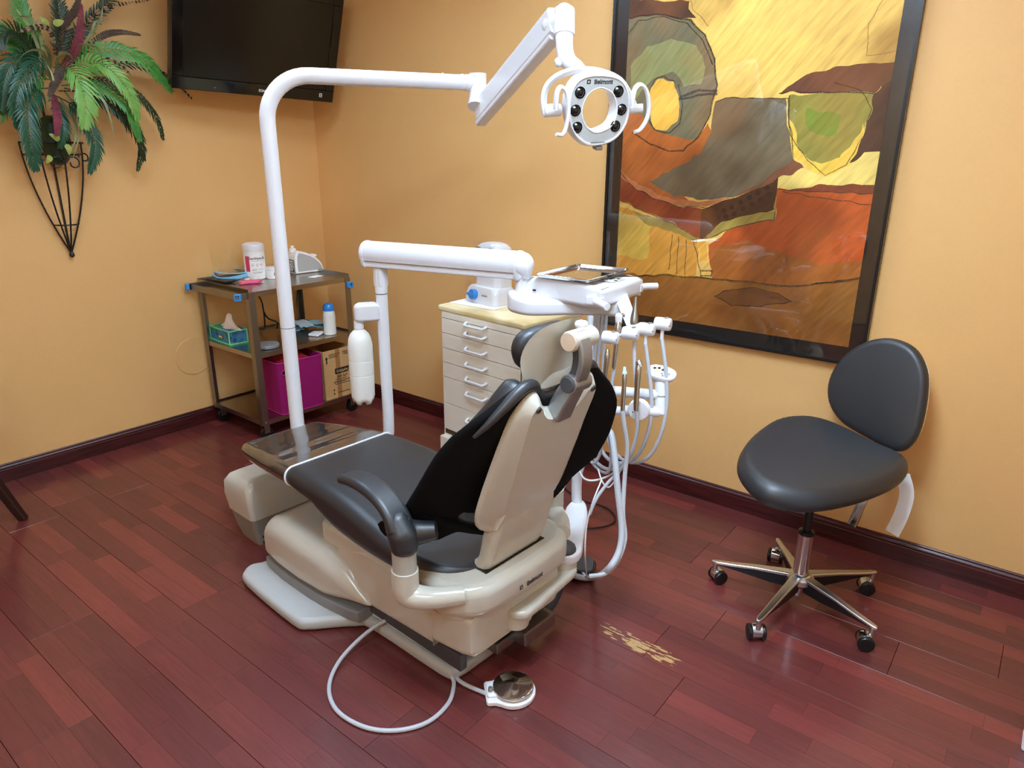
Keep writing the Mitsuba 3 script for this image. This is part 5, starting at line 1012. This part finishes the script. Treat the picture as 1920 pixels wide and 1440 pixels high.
solo('round_dish', lathe([(0, 0), (.060, 0), (.066, .004), (.068, .016), (.064, .022), (.058, .020), (0, .018)], 36, tr(.485, -.815, ZM + .001)), 'm_mid_grey', 'grey round dish on the middle trolley shelf behind the corner leg', 'dish')
solo('white_puck', mv(hull_spheres([((.0, .0, .009), .009), ((.035, .05, .009), .009), ((-.03, .055, .009), .009), ((.01, .09, .009), .009), ((.05, .02, .008), .008)], 2), tr(.455, -.50, ZM + .001)), 'm_white_gloss', 'flat white rounded handset in front of the pile of masks', 'handset')
mrng = random.Random(4)
for i in range(7):
    x_, y_ = .24 + mrng.uniform(-.07, .10), -.37 + mrng.uniform(-.09, .06)
    p_ = []
    for a in range(7):
        p_.append([V3(-.085 + .17 * a / 6, -.045 + .09 * b / 5, .003 + .005 * math.sin(a * 1.9 + i) + .004 * math.sin(b * 2.3 + i * 2)) for b in range(6)])
    m = loft(p_, False, False, closed=False); m2 = m.copy(); m2.vertices = m2.vertices - V3(0, 0, .0012)
    solo('face_mask', mv(cat(m, m2), tr(x_, y_, ZM + .006 + .0065 * i, mrng.uniform(-.9, .9))), 'm_mask' if i % 3 else 'm_mask_light', 'pale blue paper face mask in the loose pile on the middle trolley shelf', 'face mask', 'masks on the trolley')
# lower shelf
ZL = .129
bn = thing('storage_bin', 'magenta fabric storage bin on the lowest trolley shelf', 'bin')
BM = tr(.455, -.672, ZL, math.radians(-4))
bo = rr2(.285, .300, .022, 4)
bi_ = inset2(bo, .005)
fl_ = 1.05
bw = loft([z3(bo * .96, 0), z3(bo, .16), z3(bo * 1.015, .322), z3(inset2(bo * 1.015, .0025), .325), z3(inset2(bo * 1.015, .005), .322), z3(bi_, .16), z3(bi_ * .96, .004)], True, True)
put('body', mv(bw, BM), 'm_magenta', bn)
for P_ in (np.vstack([z3(bo * 1.018, .322), z3(bo * 1.018, .322)[:1]]), np.vstack([z3(bo * .965, .004), z3(bo * .965, .004)[:1]])):
    put('trim', mv(tube(P_, .0028, 6), BM), 'm_magenta_edge', bn)
hs2 = [( .1475, -.085 + .034 * math.cos(a) * (1 if True else 1) + (0.022 if math.cos(a) > 0 else -.022), .262 + .012 * math.sin(a)) for a in np.linspace(0, 2 * math.pi, 24)]
put('handle_opening', mv(prism(rr2(.088, .024, .0119, 5), -.001, .0012, .0005, 1), BM @ frame((.1448, -.080, .262), (1, 0, 0), (0, 1, 0))), 'm_black', bn, label='dark oval hand hole')
put('handle_rim', mv(tube(np.array([(.1458, -.080 + p[0], .262 + p[1]) for p in np.vstack([rr2(.094, .030, .0149, 5), rr2(.094, .030, .0149, 5)[:1]])]), .0032, 6), BM), 'm_magenta_edge', bn)
rc_ = []
for i in range(13):
    row = []
    for j in range(17):
        x_, y_ = -.128 + .256 * i / 12, -.132 + .264 * j / 16
        e_ = min(1, 2.6 * min(i, 12 - i) / 12, ) * min(1, 2.6 * min(j, 16 - j) / 16)
        row.append((x_, y_, .285 + .075 * e_ + .045 * (meshkit.fbm(V3(x_ * 22, y_ * 22, 3.0), 3) - .5) * (.3 + e_)))
    rc_.append(row)
solo('red_liner', mv(loft(rc_, False, False, closed=False), BM), 'm_red_cloth', 'crumpled dark red bag filling the magenta bin', 'bag', smooth=50)
cb_ = thing('cardboard_box', 'open brown cardboard box next to the magenta bin on the trolley', 'box')
X0, X1, Y0, Y1, Z0, Z1 = .24, .568, -.498, -.272, ZL, ZL + .318
put('wall', boxm(X1 - .004, X1, Y0, Y1, Z0, Z1), 'm_card', cb_, smooth=False); put('wall', boxm(X0, X0 + .004, Y0, Y1, Z0, Z1), 'm_card', cb_, smooth=False)
put('wall', boxm(X0 + .004, X1 - .004, Y0, Y0 + .004, Z0, Z1), 'm_card', cb_, smooth=False); put('wall', boxm(X0 + .004, X1 - .004, Y1 - .004, Y1, Z0, Z1), 'm_card', cb_, smooth=False)
put('bottom', boxm(X0 + .004, X1 - .004, Y0 + .004, Y1 - .004, Z0, Z0 + .004), 'm_card', cb_, smooth=False)
put('tape', boxm(X1, X1 + .0008, -.405, -.372, Z0, Z1), 'm_card_tape', cb_, smooth=False)
def fx(y, z): return frame((X1 + .0012, y, z), (1, 0, 0), (0, 1, 0))
wf = 1
bk = put('brand_block', mv(prism(np.array([(-.054, -.018), (.046, -.018), (.056, .018), (-.054, .018)]), 0, .0006, 0), fx(-.362, Z0 + .175)), 'm_ink', cb_)
put('brand_lettering', text('Colgate', .017, frame((X1 + .0020, -.362, Z0 + .175), (1, 0, 0), (0, 1, 0)), .0004, True), 'm_card', cb_)
put('product_lettering', text('Slim Soft', .017, fx(-.362, Z0 + .138), .0005, False, True, .8), 'm_ink', cb_)
put('number_lettering', text('73108', .022, fx(-.315, Z1 - .034), .0005, True, True, .75), 'm_ink', cb_)
put('arrow', mv(prism(np.array([(-.004, -.022), (.004, -.022), (.004, .008), (.011, .008), (0, .024), (-.011, .008), (-.004, .008)]), 0, .0006, 0), fx(-.474, Z1 - .06)), 'm_ink', cb_)
put('small_print', cat(*[boxm(X1, X1 + .0012, y0, y1, Z0 + z, Z0 + z + .003) for y0, y1, z in ((-.455, -.37, .288), (-.455, -.385, .278), (-.455, -.39, .268), (-.42, -.33, .118), (-.43, -.30, .106), (-.43, -.34, .098), (-.42, -.30, .088), (-.40, -.31, .03))]), 'm_ink', cb_, smooth=False)
for z in (.055, .03): put('mark', rbox(X1 + .0006, -.432, Z0 + z, .0012, .010, .009, .0004), 'm_ink', cb_)
cord('device_cord', [(.12, -.30, .95), (.05, -.27, .80), (.06, -.28, .66), (.10, -.30, .56), (.16, -.27, .545)], .004, 'm_black', 'black cord dropping behind the trolley to the middle shelf')
cord('looped_cord', [(.55, -.88, .86), (.50, -.83, .80), (.36, -.74, .68), (.22, -.66, .58), (.10, -.62, .545)], .0042, 'm_black', 'black cord slanting from the trolley top down to the middle shelf')
cord('short_cord', [(.46, -.80, .735), (.40, -.74, .68), (.30, -.62, .62), (.20, -.56, .555)], .005, 'm_black', 'thick black cord end crossing behind the front trolley leg')

# ---------------------------------------------------------------- drawer cabinet against the back wall
dr_ = thing('drawer_cabinet', 'cream drawer cabinet with white handles against the back wall', 'cabinet')
KA = math.radians(-6.2)
MK = tr(1.559, -.453, 0, KA)
x0, x1, dep_ = -.018, .588, .405
put('carcass', mv(cat(rbox((x0 + x1) / 2, .008 + dep_ / 2, .47, x1 - x0, dep_, .74, .004)), MK), 'm_cream', dr_)
put('plinth', mv(rbox((x0 + x1) / 2, dep_ / 2 - .012, .071, x1 - x0 + .004, dep_ + .022, .142, .006), MK), 'm_cream', dr_)
put('recess', mv(boxm(-.001, .571, .004, .010, .155, .842), MK), 'm_gap', dr_, smooth=False, label='dark gaps between the drawers')
top2 = np.array(rr2(x1 - x0 + .03, dep_ + .025, .02, 5)) + V3((x0 + x1) / 2, dep_ / 2 + .004)
put('worktop', mv(prism(top2, .838, .868, .010, 4), MK), 'm_laminate', dr_)
put('top_rail', mv(rbox(.285, .004, .832, .572, .014, .018, .002), MK), 'm_cream', dr_)
zs = [.852, .803, .723, .642, .564, .483, .336, .184]
zs[0] = .836
for i in range(7):
    a, b_ = zs[i + 1] + .0015, zs[i] - .0015
    d = put('drawer', mv(rbox(.285, .002, (a + b_) / 2, .566, .012, b_ - a, .002), MK), 'm_cream', dr_)
    hz = zs[i] - .052 if i else .800
    hp = spline([(.198, -.004, hz + .010), (.199, -.016, hz + .006), (.206, -.028, hz), (.218, -.031, hz - .001), (.27, -.031, hz - .001), (.322, -.031, hz - .001), (.334, -.028, hz), (.341, -.016, hz + .006), (.342, -.004, hz + .010)], 3)
    put('handle', mv(sweep(hp, rr2(.015, .011, .0045, 3), V3(0, 0, 1)), MK), 'm_white_gloss', d)
pl = thing('paper_towel', 'flat white paper towel under the blue-knobbed device on the cabinet', 'paper towel')
put('sheet', mv(rbox(.12, .205, .8705, .30, .25, .004, .001, .12), MK), 'm_paper', pl)
sc_ = thing('irrigation_device', 'white tabletop device with blue caps and a blue dial on the cabinet', 'device')
MS = MK @ tr(.135, .225, .873, math.radians(-4))
sd = spline([(-.085, 0), (.085, 0), (.083, .05), (.064, .08), (.05, .12), (.05, .26), (.03, .305), (-.01, .315), (-.05, .30), (-.066, .26), (-.066, .12), (-.075, .05)], 3, True)
put('foot', mv(loft([[(-.125 * k, y_, 0 + z_) if False else (x_, y_, z_) for x_, y_ in rr2(.26 * k, .17 * k, .03, 4)] for z_, k in ((0, .98), (.006, 1), (.05, .96), (.075, .88), (.085, .80))]), MS), 'm_white_gloss', sc_)
put('column', mv(loft([[(x_, y_ + .02, z_) for x_, y_ in rr2(w_, d_, .04, 5)] for z_, w_, d_ in ((.07, .20, .12), (.14, .20, .115), (.20, .21, .12), (.255, .215, .12), (.285, .19, .11), (.302, .14, .09), (.308, .08, .06))]), MS), 'm_white_gloss', sc_)
for dx in (-.052, .042):
    cp_ = put('bottle_window', mv(prism(rr2(.072, .085, .035, 6), 0, .004, .0015, 2), MS @ frame((dx, -.0415, .245), (0, -1, .10), (1, 0, 0))), 'm_silver_plastic', sc_)
    put('bottle_cap', mv(hull_spheres([((dx + .008, -.040, .258), .026), ((dx + .012, -.046, .248), .022)], 2), MS), 'm_blue_deep', cp_, label='blue cap')
    put('bottle_neck', mv(cyl((dx + .006, -.032, .20), (dx + .006, -.034, .236), .020, 20), MS), 'm_base_grey', cp_)
put('dial', mv(cat(cyl((-.035, -.080, .045), (-.035, -.106, .048), .027, 26, .004), rbox(-.035, -.106, .048, .066, .012, .016, .004, 0.0)), MS), 'm_blue_deep', sc_, label='blue dial')
put('lettering_strip', mv(rbox(.045, -.0835, .048, .045, .002, .006, .0005), MS), 'm_ink_grey', sc_)
cvm = loft([[(x_, y_ + .0, z_) for x_, y_ in rr2(w_, d_, .05, 5)] for z_, w_, d_ in ((.055, .278, .192), (.12, .262, .180), (.22, .245, .165), (.30, .215, .14), (.322, .16, .11), (.330, .06, .05))], False, True)
vv = cvm.vertices; vv = vv + (meshkit.fbm(vv * 28, 3)[:, None] - .5) * .012; cvm.vertices = vv
solo('dust_cover', mv(cvm, MS), 'm_clear', 'clear plastic dust cover over the blue-capped device on the cabinet', 'cover', smooth=60)

# ---------------------------------------------------------------- operator's stool
sl = thing('operator_stool', 'black vinyl rolling stool with a round back on a five-star aluminium base', 'stool')
S0 = V3(3.5, -.575, 0)
seat_o = spline([V3(*p) + V3(0, 0, -.012) for p in K['stool_seat']], 5, True)
put('seat', pillow(seat_o, (0.05, .12, 1), .088, .010, .042, 6, 7), 'm_vinyl', sl, smooth=60)
c_ = seat_o.mean(0)
put('seat_pan', pillow(c_ + (seat_o - c_) * .80 + V3(0, 0, -.046), (0.05, .12, 1), .014, 0, .006, 3, 3), 'm_black', sl)
bn_ = unit(K['stool_back_n']); bo_ = spline([V3(*p) for p in K['stool_back']], 5, True)
if np.cross(bo_[1] - bo_[0], bo_[2] - bo_[1]) @ bn_ < 0: bo_ = bo_[::-1]
put('backrest', pillow(bo_, bn_, .052, .008, .025, 6, 7), 'm_vinyl', sl, smooth=60)
bc_ = bo_.mean(0)
put('backrest_shell', pillow(bc_ + (bo_ - bc_) * .965 - bn_ * .028, bn_, .020, 0, .009, 4, 3), 'm_white_matte', sl, label='white rear shell of the backrest')
st_ = [V3(*p) for p in K['stool_stem']]
put('back_stem', sweep([st_[0] + (st_[0] - st_[1]) * .4, st_[0], st_[1]], rr2(.052, .010, .004, 2), -bn_), 'm_black', sl)
put('tilt_housing', hull_spheres([(st_[1] + V3(0, 0, .02), .026), (V3(3.56, -.50, .475), .032), (V3(3.5, -.575, .470), .036)], 2), 'm_black', sl)
lv2 = [V3(*p) for p in K['stool_lever']]
put('height_bracket', sweep([lv2[0] + (lv2[0] - lv2[1]) * .3, lv2[1]], rr2(.034, .012, .003, 2), bn_), 'm_chrome', sl, label='chrome back bracket')
put('bracket_hole', cyl(lv2[1] + (lv2[0] - lv2[1]) * .14 + bn_ * .0055, lv2[1] + (lv2[0] - lv2[1]) * .14 + bn_ * .0068, .005, 12), 'm_black', sl)
tg_ = spline([V3(*p) for p in K['stool_tag']], 6)
put('tag', sweep(tg_, rr2(.052, .0012, .0005, 1), bn_), 'm_paper', sl, label='hanging white paper tag')
put('gas_lift', cyl(S0 + V3(0, 0, .29), S0 + V3(0, 0, .47), .0145, 20), 'm_black', sl)
put('column', lathe([(.0, .055), (.020, .055), (.021, .06), (.0265, .12), (.0268, .295), (.024, .298), (0, .298)], 30, tr(*S0)), 'm_chrome', sl)
put('column_collar', lathe([(.0, .294), (.027, .294), (.028, .298), (.028, .306), (.02, .312), (0, .312)], 26, tr(*S0)), 'm_black', sl)
put('hub', lathe([(0, .085), (.038, .085), (.052, .10), (.050, .118), (.036, .130), (.028, .134), (0, .134)], 30, tr(*S0)), 'm_alum', sl)
put('hub_tail', lathe([(0, .035), (.016, .035), (.019, .04), (.019, .09), (0, .09)], 22, tr(*S0)), 'm_chrome', sl)
for p in K['cast']:
    p = V3(*p); d = V3(p[0] - S0[0], p[1] - S0[1], 0); R_ = np.linalg.norm(d); d /= R_; sd_ = np.cross(V3(0, 0, 1), d)
    Rr_ = max(R_, .30) - .005
    rings = []
    for t, w_, h0, h1 in ((.02, .042, .078, .128), (.07, .036, .078, .124), (.16, .030, .084, .116), (Rr_ * .8, .026, .084, .104), (Rr_ - .008, .024, .082, .0985), (Rr_ + .010, .018, .084, .097), (Rr_ + .016, .010, .087, .094)):
        q = rr2(w_, .016 if t < .1 else .013, .006, 3)
        rings.append([S0 + d * t + sd_ * a + V3(0, 0, h1 - .007 + b) for a, b in q])
    lg = put('leg', loft(rings), 'm_alum', sl)
    rings = [[S0 + d * t + sd_ * a + V3(0, 0, b) for a, b in ((-w_ / 2, h1), (-w_ / 2 * .7, h0), (w_ / 2 * .7, h0), (w_ / 2, h1))] for t, w_, h0, h1 in ((.03, .036, .066, .114), (.10, .030, .066, .110), (Rr_ * .75, .021, .078, .097), (Rr_ - .004, .017, .082, .092))]
    put('leg_underside', loft(rings), 'm_black', lg, smooth=False, label='black underside of the leg')
    c = S0 + d * Rr_
    w0 = np.cross(V3(0, 0, 1), unit(V3(*d) + sd_ * (.9 if p[1] < -.6 else -.4)))
    ax = unit(w0); fwd_ = np.cross(V3(0, 0, 1), ax); wc = c + fwd_ * .016 + V3(0, 0, .030)
    cs_ = put('caster', cat(cyl(c + V3(0, 0, .05), c + V3(0, 0, .090), .0095, 16, .001), lathe([(0.012, -.017), (.0245, -.017), (.0258, -.014), (.0258, .014), (.0245, .017), (.012, .017)], 26, frame(wc + V3(0, 0, .0035), ax))), 'm_chrome', sl)
    for s_ in (-1, 1):
        put('wheel', lathe([(0, .0155), (.020, .0155), (.0255, .017), (.0275, .021), (.0275, .026), (.025, .0295), (.018, .0305), (0, .031)], 24, frame(wc - V3(0, 0, .0022), ax * s_)), 'm_black', cs_)

# ---------------------------------------------------------------- foot control with its cable
fc = thing('foot_control', 'round white foot control with a polished steel disc on the floor', 'foot pedal')
P0 = V3(*K['pedal']); P0[2] = 0
kb = V3(*K['pedal_knob']); kd = unit(V3(kb[0] - P0[0], kb[1] - P0[1], 0)); ks = np.cross(V3(0, 0, 1), kd)
Mf = np.eye(4); Mf[:3, 0], Mf[:3, 1], Mf[:3, 3] = kd, ks, P0
oc = [(.071 * math.cos(a), .071 * math.sin(a)) for a in np.linspace(math.radians(52), math.radians(308), 30)]
oc = np.array([(.060, -.048), (.082, -.046), (.088, -.040), (.088, .040), (.082, .046), (.060, .048)] + oc)
oc = oc if Polygon(oc).exterior.is_ccw else oc[::-1]
put('base', mv(prism(oc, .002, .020, .005, 3), Mf), 'm_white_gloss', fc)
put('base_rise', mv(prism(rr2(.036, .062, .008, 4), .018, .030, .005, 3), Mf @ tr(.066, 0, 0)), 'm_white_gloss', fc)
put('disc', mv(lathe([(0, .0455), (.010, .0445), (.058, .0375), (.0625, .0355), (.064, .032), (.063, .029), (.058, .024), (0, .022)], 56), Mf), 'm_chrome', fc, smooth=20, label='polished steel disc')
put('knob', mv(lathe([(0, .045), (.005, .0445), (.0075, .041), (.0075, .028), (0, .028)], 18), Mf @ tr(.072, .010, 0)), 'm_silver_plastic', fc)
pth = [V3(*p) for p in K['pedal_cable']]
cab_ = spline([P0 + kd * .085 + V3(0, 0, .012)] + pth[1:], 7)
put('cable', tube(cab_, .0068, 12), 'm_hose', fc, label='grey cable looping on the floor')

# ---------------------------------------------------------------- dark wooden chair at the left edge of the view
wc_ = thing('wooden_chair', 'dark polished wooden chair with a curved leg at the left edge by the wall', 'chair')
def sabre(x, y, top, dx, dy, r0=.020, r1=.027, h=.0):
    P = [(x, y, 0), (x - dx * .33, y - dy * .33, .09), (x - dx * .80, y - dy * .80, .24), (x - dx * 1.02, y - dy * 1.02, .36), (x - dx * 1.0, y - dy * 1.0, top)]
    return sweep(spline(P, 6), rr2(.042, .040, .006, 2), V3(dx, dy, .001), True, np.interp(np.linspace(0, 1, 25), [0, .3, 1], [.78, .9, 1.12]))
WX, WY = .520, -2.172
put('leg', sabre(WX, WY, .45, .085, .085), 'm_wood_dark', wc_)
put('leg', sabre(WX - .01, WY - .62, .45, .085, -.085), 'm_wood_dark', wc_)
put('leg', sabre(WX - .50, WY - .08, .45, -.01, .02), 'm_wood_dark', wc_)
put('leg', sabre(WX - .50, WY - .56, .45, -.01, -.02), 'm_wood_dark', wc_)
put('seat_frame', rbox(WX - .285, WY - .31, .455, .47, .50, .06, .012), 'm_wood_dark', wc_)
put('seat_cushion', rbox(WX - .285, WY - .31, .505, .45, .48, .06, .025), 'm_fabric_black', wc_)
put('back', cat(rbox(WX - .50, WY - .09, .72, .035, .045, .52, .01), rbox(WX - .50, WY - .54, .72, .035, .045, .52, .01), rbox(WX - .50, WY - .315, .955, .035, .48, .07, .012), rbox(WX - .50, WY - .315, .72, .02, .40, .06, .008)), 'm_wood_dark', wc_)
put('arm', cat(tube([(WX - .50, WY - .075, .70), (WX - .30, WY - .068, .71), (WX - .12, WY - .072, .69), (WX - .06, WY - .082, .60), (WX - .075, WY - .085, .46)], .018, 12, 5)), 'm_wood_dark', wc_)

# ---------------------------------------------------------------- wall basket and its artificial plants
wbk = thing('wall_basket', 'black wrought-iron wire wall basket tapering to a point on the left wall', 'wall basket')
BY, BZ0, BZ1 = -1.588, 1.125, 1.66
def rib(th, rtop=.135):
    P = []
    for t in np.linspace(0, 1, 9):
        z = BZ0 + (BZ1 - BZ0) * t; r = rtop * (1 - (1 - t) ** 1.75) * .98 + .004
        P.append((.016 + r * math.cos(th) * 1.05, BY + r * math.sin(th), z))
    return P
for th in (-math.radians(88), -math.radians(42), 0.0, math.radians(48), math.radians(88)):
    put('rib', tube(rib(th), .0042, 8, 3), 'm_iron', wbk)
def hring(z, k=1.0):
    t = (z - BZ0) / (BZ1 - BZ0); r = .135 * (1 - (1 - t) ** 1.75) * .98 + .004
    return [(.016 + r * math.cos(a) * 1.05, BY + r * math.sin(a), z) for a in np.linspace(-math.radians(88), math.radians(88), 20)]
put('ring', tube(hring(1.262), .0036, 8), 'm_iron', wbk)
put('rim', tube(hring(1.655), .005, 8), 'm_iron', wbk)
put('finial', lathe([(0, -.030), (.008, -.028), (.0125, -.018), (.010, -.008), (.006, 0), (.008, .006), (.004, .014), (0, .016)], 18, tr(.020, BY, BZ0)), 'm_iron', wbk)
put('back_bar', cat(tube([(.008, BY, BZ0), (.008, BY, 1.95)], .005, 8), tube([(.008, BY - .13, 1.60), (.008, BY + .13, 1.60)], .004, 8)), 'm_iron', wbk)
for s_ in (-1, 1):
    sc_p = [(.155 - .0, BY + s_ * (.004 + .034 - (.034 - .022 * (a / 7.5)) * math.cos(a)), 1.560 + (.034 - .022 * (a / 7.5)) * math.sin(a) * 1.0) for a in np.linspace(0, 6.6, 26)]
    put('scroll', tube(sc_p, .0036, 8), 'm_iron', wbk)
    s2p = [(.14, BY + s_ * (.068 + .026 - .024 * math.cos(a) * (1 - a / 12)), 1.585 + .024 * math.sin(a) * (1 - a / 12)) for a in np.linspace(0, 5.6, 20)]
    put('scroll', tube(s2p, .0034, 8), 'm_iron', wbk)

def leaf_mat(name, c1, c2, rough=.45, dt=.35):
    def fn(p, n, uv, a=srgb(c1), b=srgb(c2)):
        return mixc(a, b, fbm(p.x * 30 + p.y * 20, p.z * 30, p.y * 10, 2))
    scene[name] = {'type': 'twosided', 'bsdf': {'type': 'principled', 'base_color': mikit.proc(fn), 'roughness': rough, 'specular': .45}}
leaf_mat('m_frond_teal', (22, 62, 46), (40, 92, 66), .34)
leaf_mat('m_frond_green', (40, 112, 44), (84, 152, 66), .4)
leaf_mat('m_frond_light', (86, 150, 62), (140, 186, 100), .42)
leaf_mat('m_frond_dark', (22, 40, 24), (40, 64, 34), .45)
leaf_mat('m_blade', (92, 112, 70), (170, 170, 122), .5)
leaf_mat('m_feather_maroon', (84, 30, 42), (140, 58, 70), .8)
leaf_mat('m_feather_brown', (52, 40, 34), (92, 76, 62), .85)
leaf_mat('m_leaf_yellow', (120, 138, 52), (168, 176, 86), .5)
def stripe_fn(p, n, uv): return mixc(srgb(44, 34, 28), srgb(150, 122, 92), sstep(.45, .55, .5 + .5 * dr.sin(uv.x * 2 * math.pi)))
scene['m_feather_striped'] = {'type': 'twosided', 'bsdf': {'type': 'principled', 'base_color': mikit.proc(stripe_fn), 'roughness': .8, 'specular': .2}}
arr = thing('fern_arrangement', 'big arrangement of green artificial palm fronds, grasses and feathers in the wall basket', 'artificial plant')
prng = random.Random(21)
def blade(P, w, side, n=6, fold=.15, tipp=.8):
    """a flat pointed leaf along the polyline P: half-width w, spread along side."""
    P = np.asarray(P, float); m = len(P); t = np.linspace(0, 1, m)
    ww = w * np.minimum(1, 4 * t + .25) * (1 - t ** 2.2) + w * .02
    tg = np.gradient(P, axis=0); tg /= np.linalg.norm(tg, axis=1, keepdims=True) + 1e-9
    sd = np.asarray(side, float)[None] - tg * (tg @ np.asarray(side, float))[:, None]; sd /= np.linalg.norm(sd, axis=1, keepdims=True) + 1e-9
    up_ = np.cross(sd, tg)
    v = np.stack([P - sd * ww[:, None] + up_ * (fold * ww)[:, None], P, P + sd * ww[:, None] + up_ * (fold * ww)[:, None]], 1).reshape(-1, 3)
    f = []
    for i in range(m - 1):
        for k in (0, 1):
            a = 3 * i + k; f += [[a, a + 1, a + 4], [a, a + 4, a + 3]]
    return tm(v, f)
def frond(P, L, mt, n=26, w=.0065, sweepa=55, droop=.25, nm='frond', face=None):
    """palm frond: stem along the points P, leaflets up to L long on both sides."""
    S = spline(P, 6); seg = np.linalg.norm(np.diff(S, axis=0), axis=1); cu_ = np.concatenate([[0], np.cumsum(seg)]); tot = cu_[-1]
    pos = lambda s: np.array([np.interp(s, cu_, S[:, k]) for k in range(3)])
    ms = [tube(S, .0028, 6, scale=np.linspace(1, .35, len(S)))]
    for i in range(n):
        t = .16 + .84 * (i + .5) / n; c = pos(t * tot); d = unit(pos(min(1, t + .02) * tot) - pos((t - .02) * tot))
        fc_ = np.asarray(face if face is not None else (1, 0, .25), float); sd = unit(np.cross(d, fc_)); upn = np.cross(sd, d)
        ln = L * (math.sin(math.pi * min(1, .16 + .84 * t)) ** .55 * .9 + .1) * prng.uniform(.86, 1.08)
        for s_ in (-1, 1):
            a = math.radians(sweepa * (1.05 - .55 * t) + prng.uniform(-5, 5))
            e = unit(d * math.cos(a) + sd * s_ * math.sin(a))
            q = [c + e * ln * k + V3(0, 0, -droop * ln * k * k) + upn * (.10 * ln * math.sin(k * 2.4)) for k in (0, .3, .62, .85, 1)]
            ms.append(blade(q, w * prng.uniform(.85, 1.1), d, fold=.25))
    m = cat(*ms); v = m.vertices; v[:, 0] = np.maximum(v[:, 0], .006 + .004 * prng.random()); m.vertices = v
    return put(nm, m, mt, arr, smooth=60)
for F in FRONDS: frond(*F)
for (P, w, mt) in BLADES:
    m = blade(spline(P, 5), w, (0, 1, .3) if abs(P[-1][2] - P[0][2]) > abs(P[-1][1] - P[0][1]) else (1, 0, .6)); v = m.vertices; v[:, 0] = np.maximum(v[:, 0], .006); m.vertices = v
    put('grass_blade', m, mt, arr, smooth=60)
for (P, L, mt) in FEATHERS:
    S = spline(P, 6); ms = []; uvs = []
    ms.append(tube(S, .002, 5, scale=np.linspace(1, .3, len(S)))); uvs.append(np.column_stack([np.zeros(len(ms[-1].vertices)), np.zeros(len(ms[-1].vertices))]))
    nn_ = 34
    for i in range(nn_):
        t = .12 + .86 * i / nn_; k = t * (len(S) - 1); j = min(int(k), len(S) - 2); c = S[j] + (S[j + 1] - S[j]) * (k - j); d = unit(S[j + 1] - S[j]); sd = unit(np.cross(d, (1, 0, .3)))
        ln = L * math.sin(math.pi * min(1, t * .9 + .1)) ** .6
        for s_ in (-1, 1):
            e = unit(d * .75 + sd * s_); q = [c + e * ln * kk + V3(prng.uniform(-1, 1), 0, -.3) * ln * kk * kk * .3 for kk in (0, .4, .75, 1)]
            ms.append(blade(q, .0055, d)); uvs.append(np.column_stack([np.full(len(ms[-1].vertices), t * 9), np.zeros(len(ms[-1].vertices))]))
    m = cat(*ms); v = m.vertices; v[:, 0] = np.maximum(v[:, 0], .006); m.vertices = v
    put('feather', m, mt, arr, smooth=True, uv=np.vstack(uvs), label={'m_feather_maroon': 'maroon feather', 'm_feather_brown': 'dark brown feather', 'm_feather_striped': 'brown barred feather'}[mt])
for (c, s_, ang) in LEAVES:
    c = V3(*c); d = V3(.1, math.cos(ang), math.sin(ang)); P = [c, c + d * s_ * .5 + V3(.01, 0, 0), c + d * s_]
    put('leaf', blade(spline(P, 4), s_ * .32, (0, -math.sin(ang), math.cos(ang))), 'm_leaf_yellow', arr, smooth=60)
put('foam_core', hull_spheres([((.075, BY, 1.66), .07), ((.07, BY, 1.72), .06), ((.085, BY, 1.60), .05)], 3), 'm_frond_dark', arr)
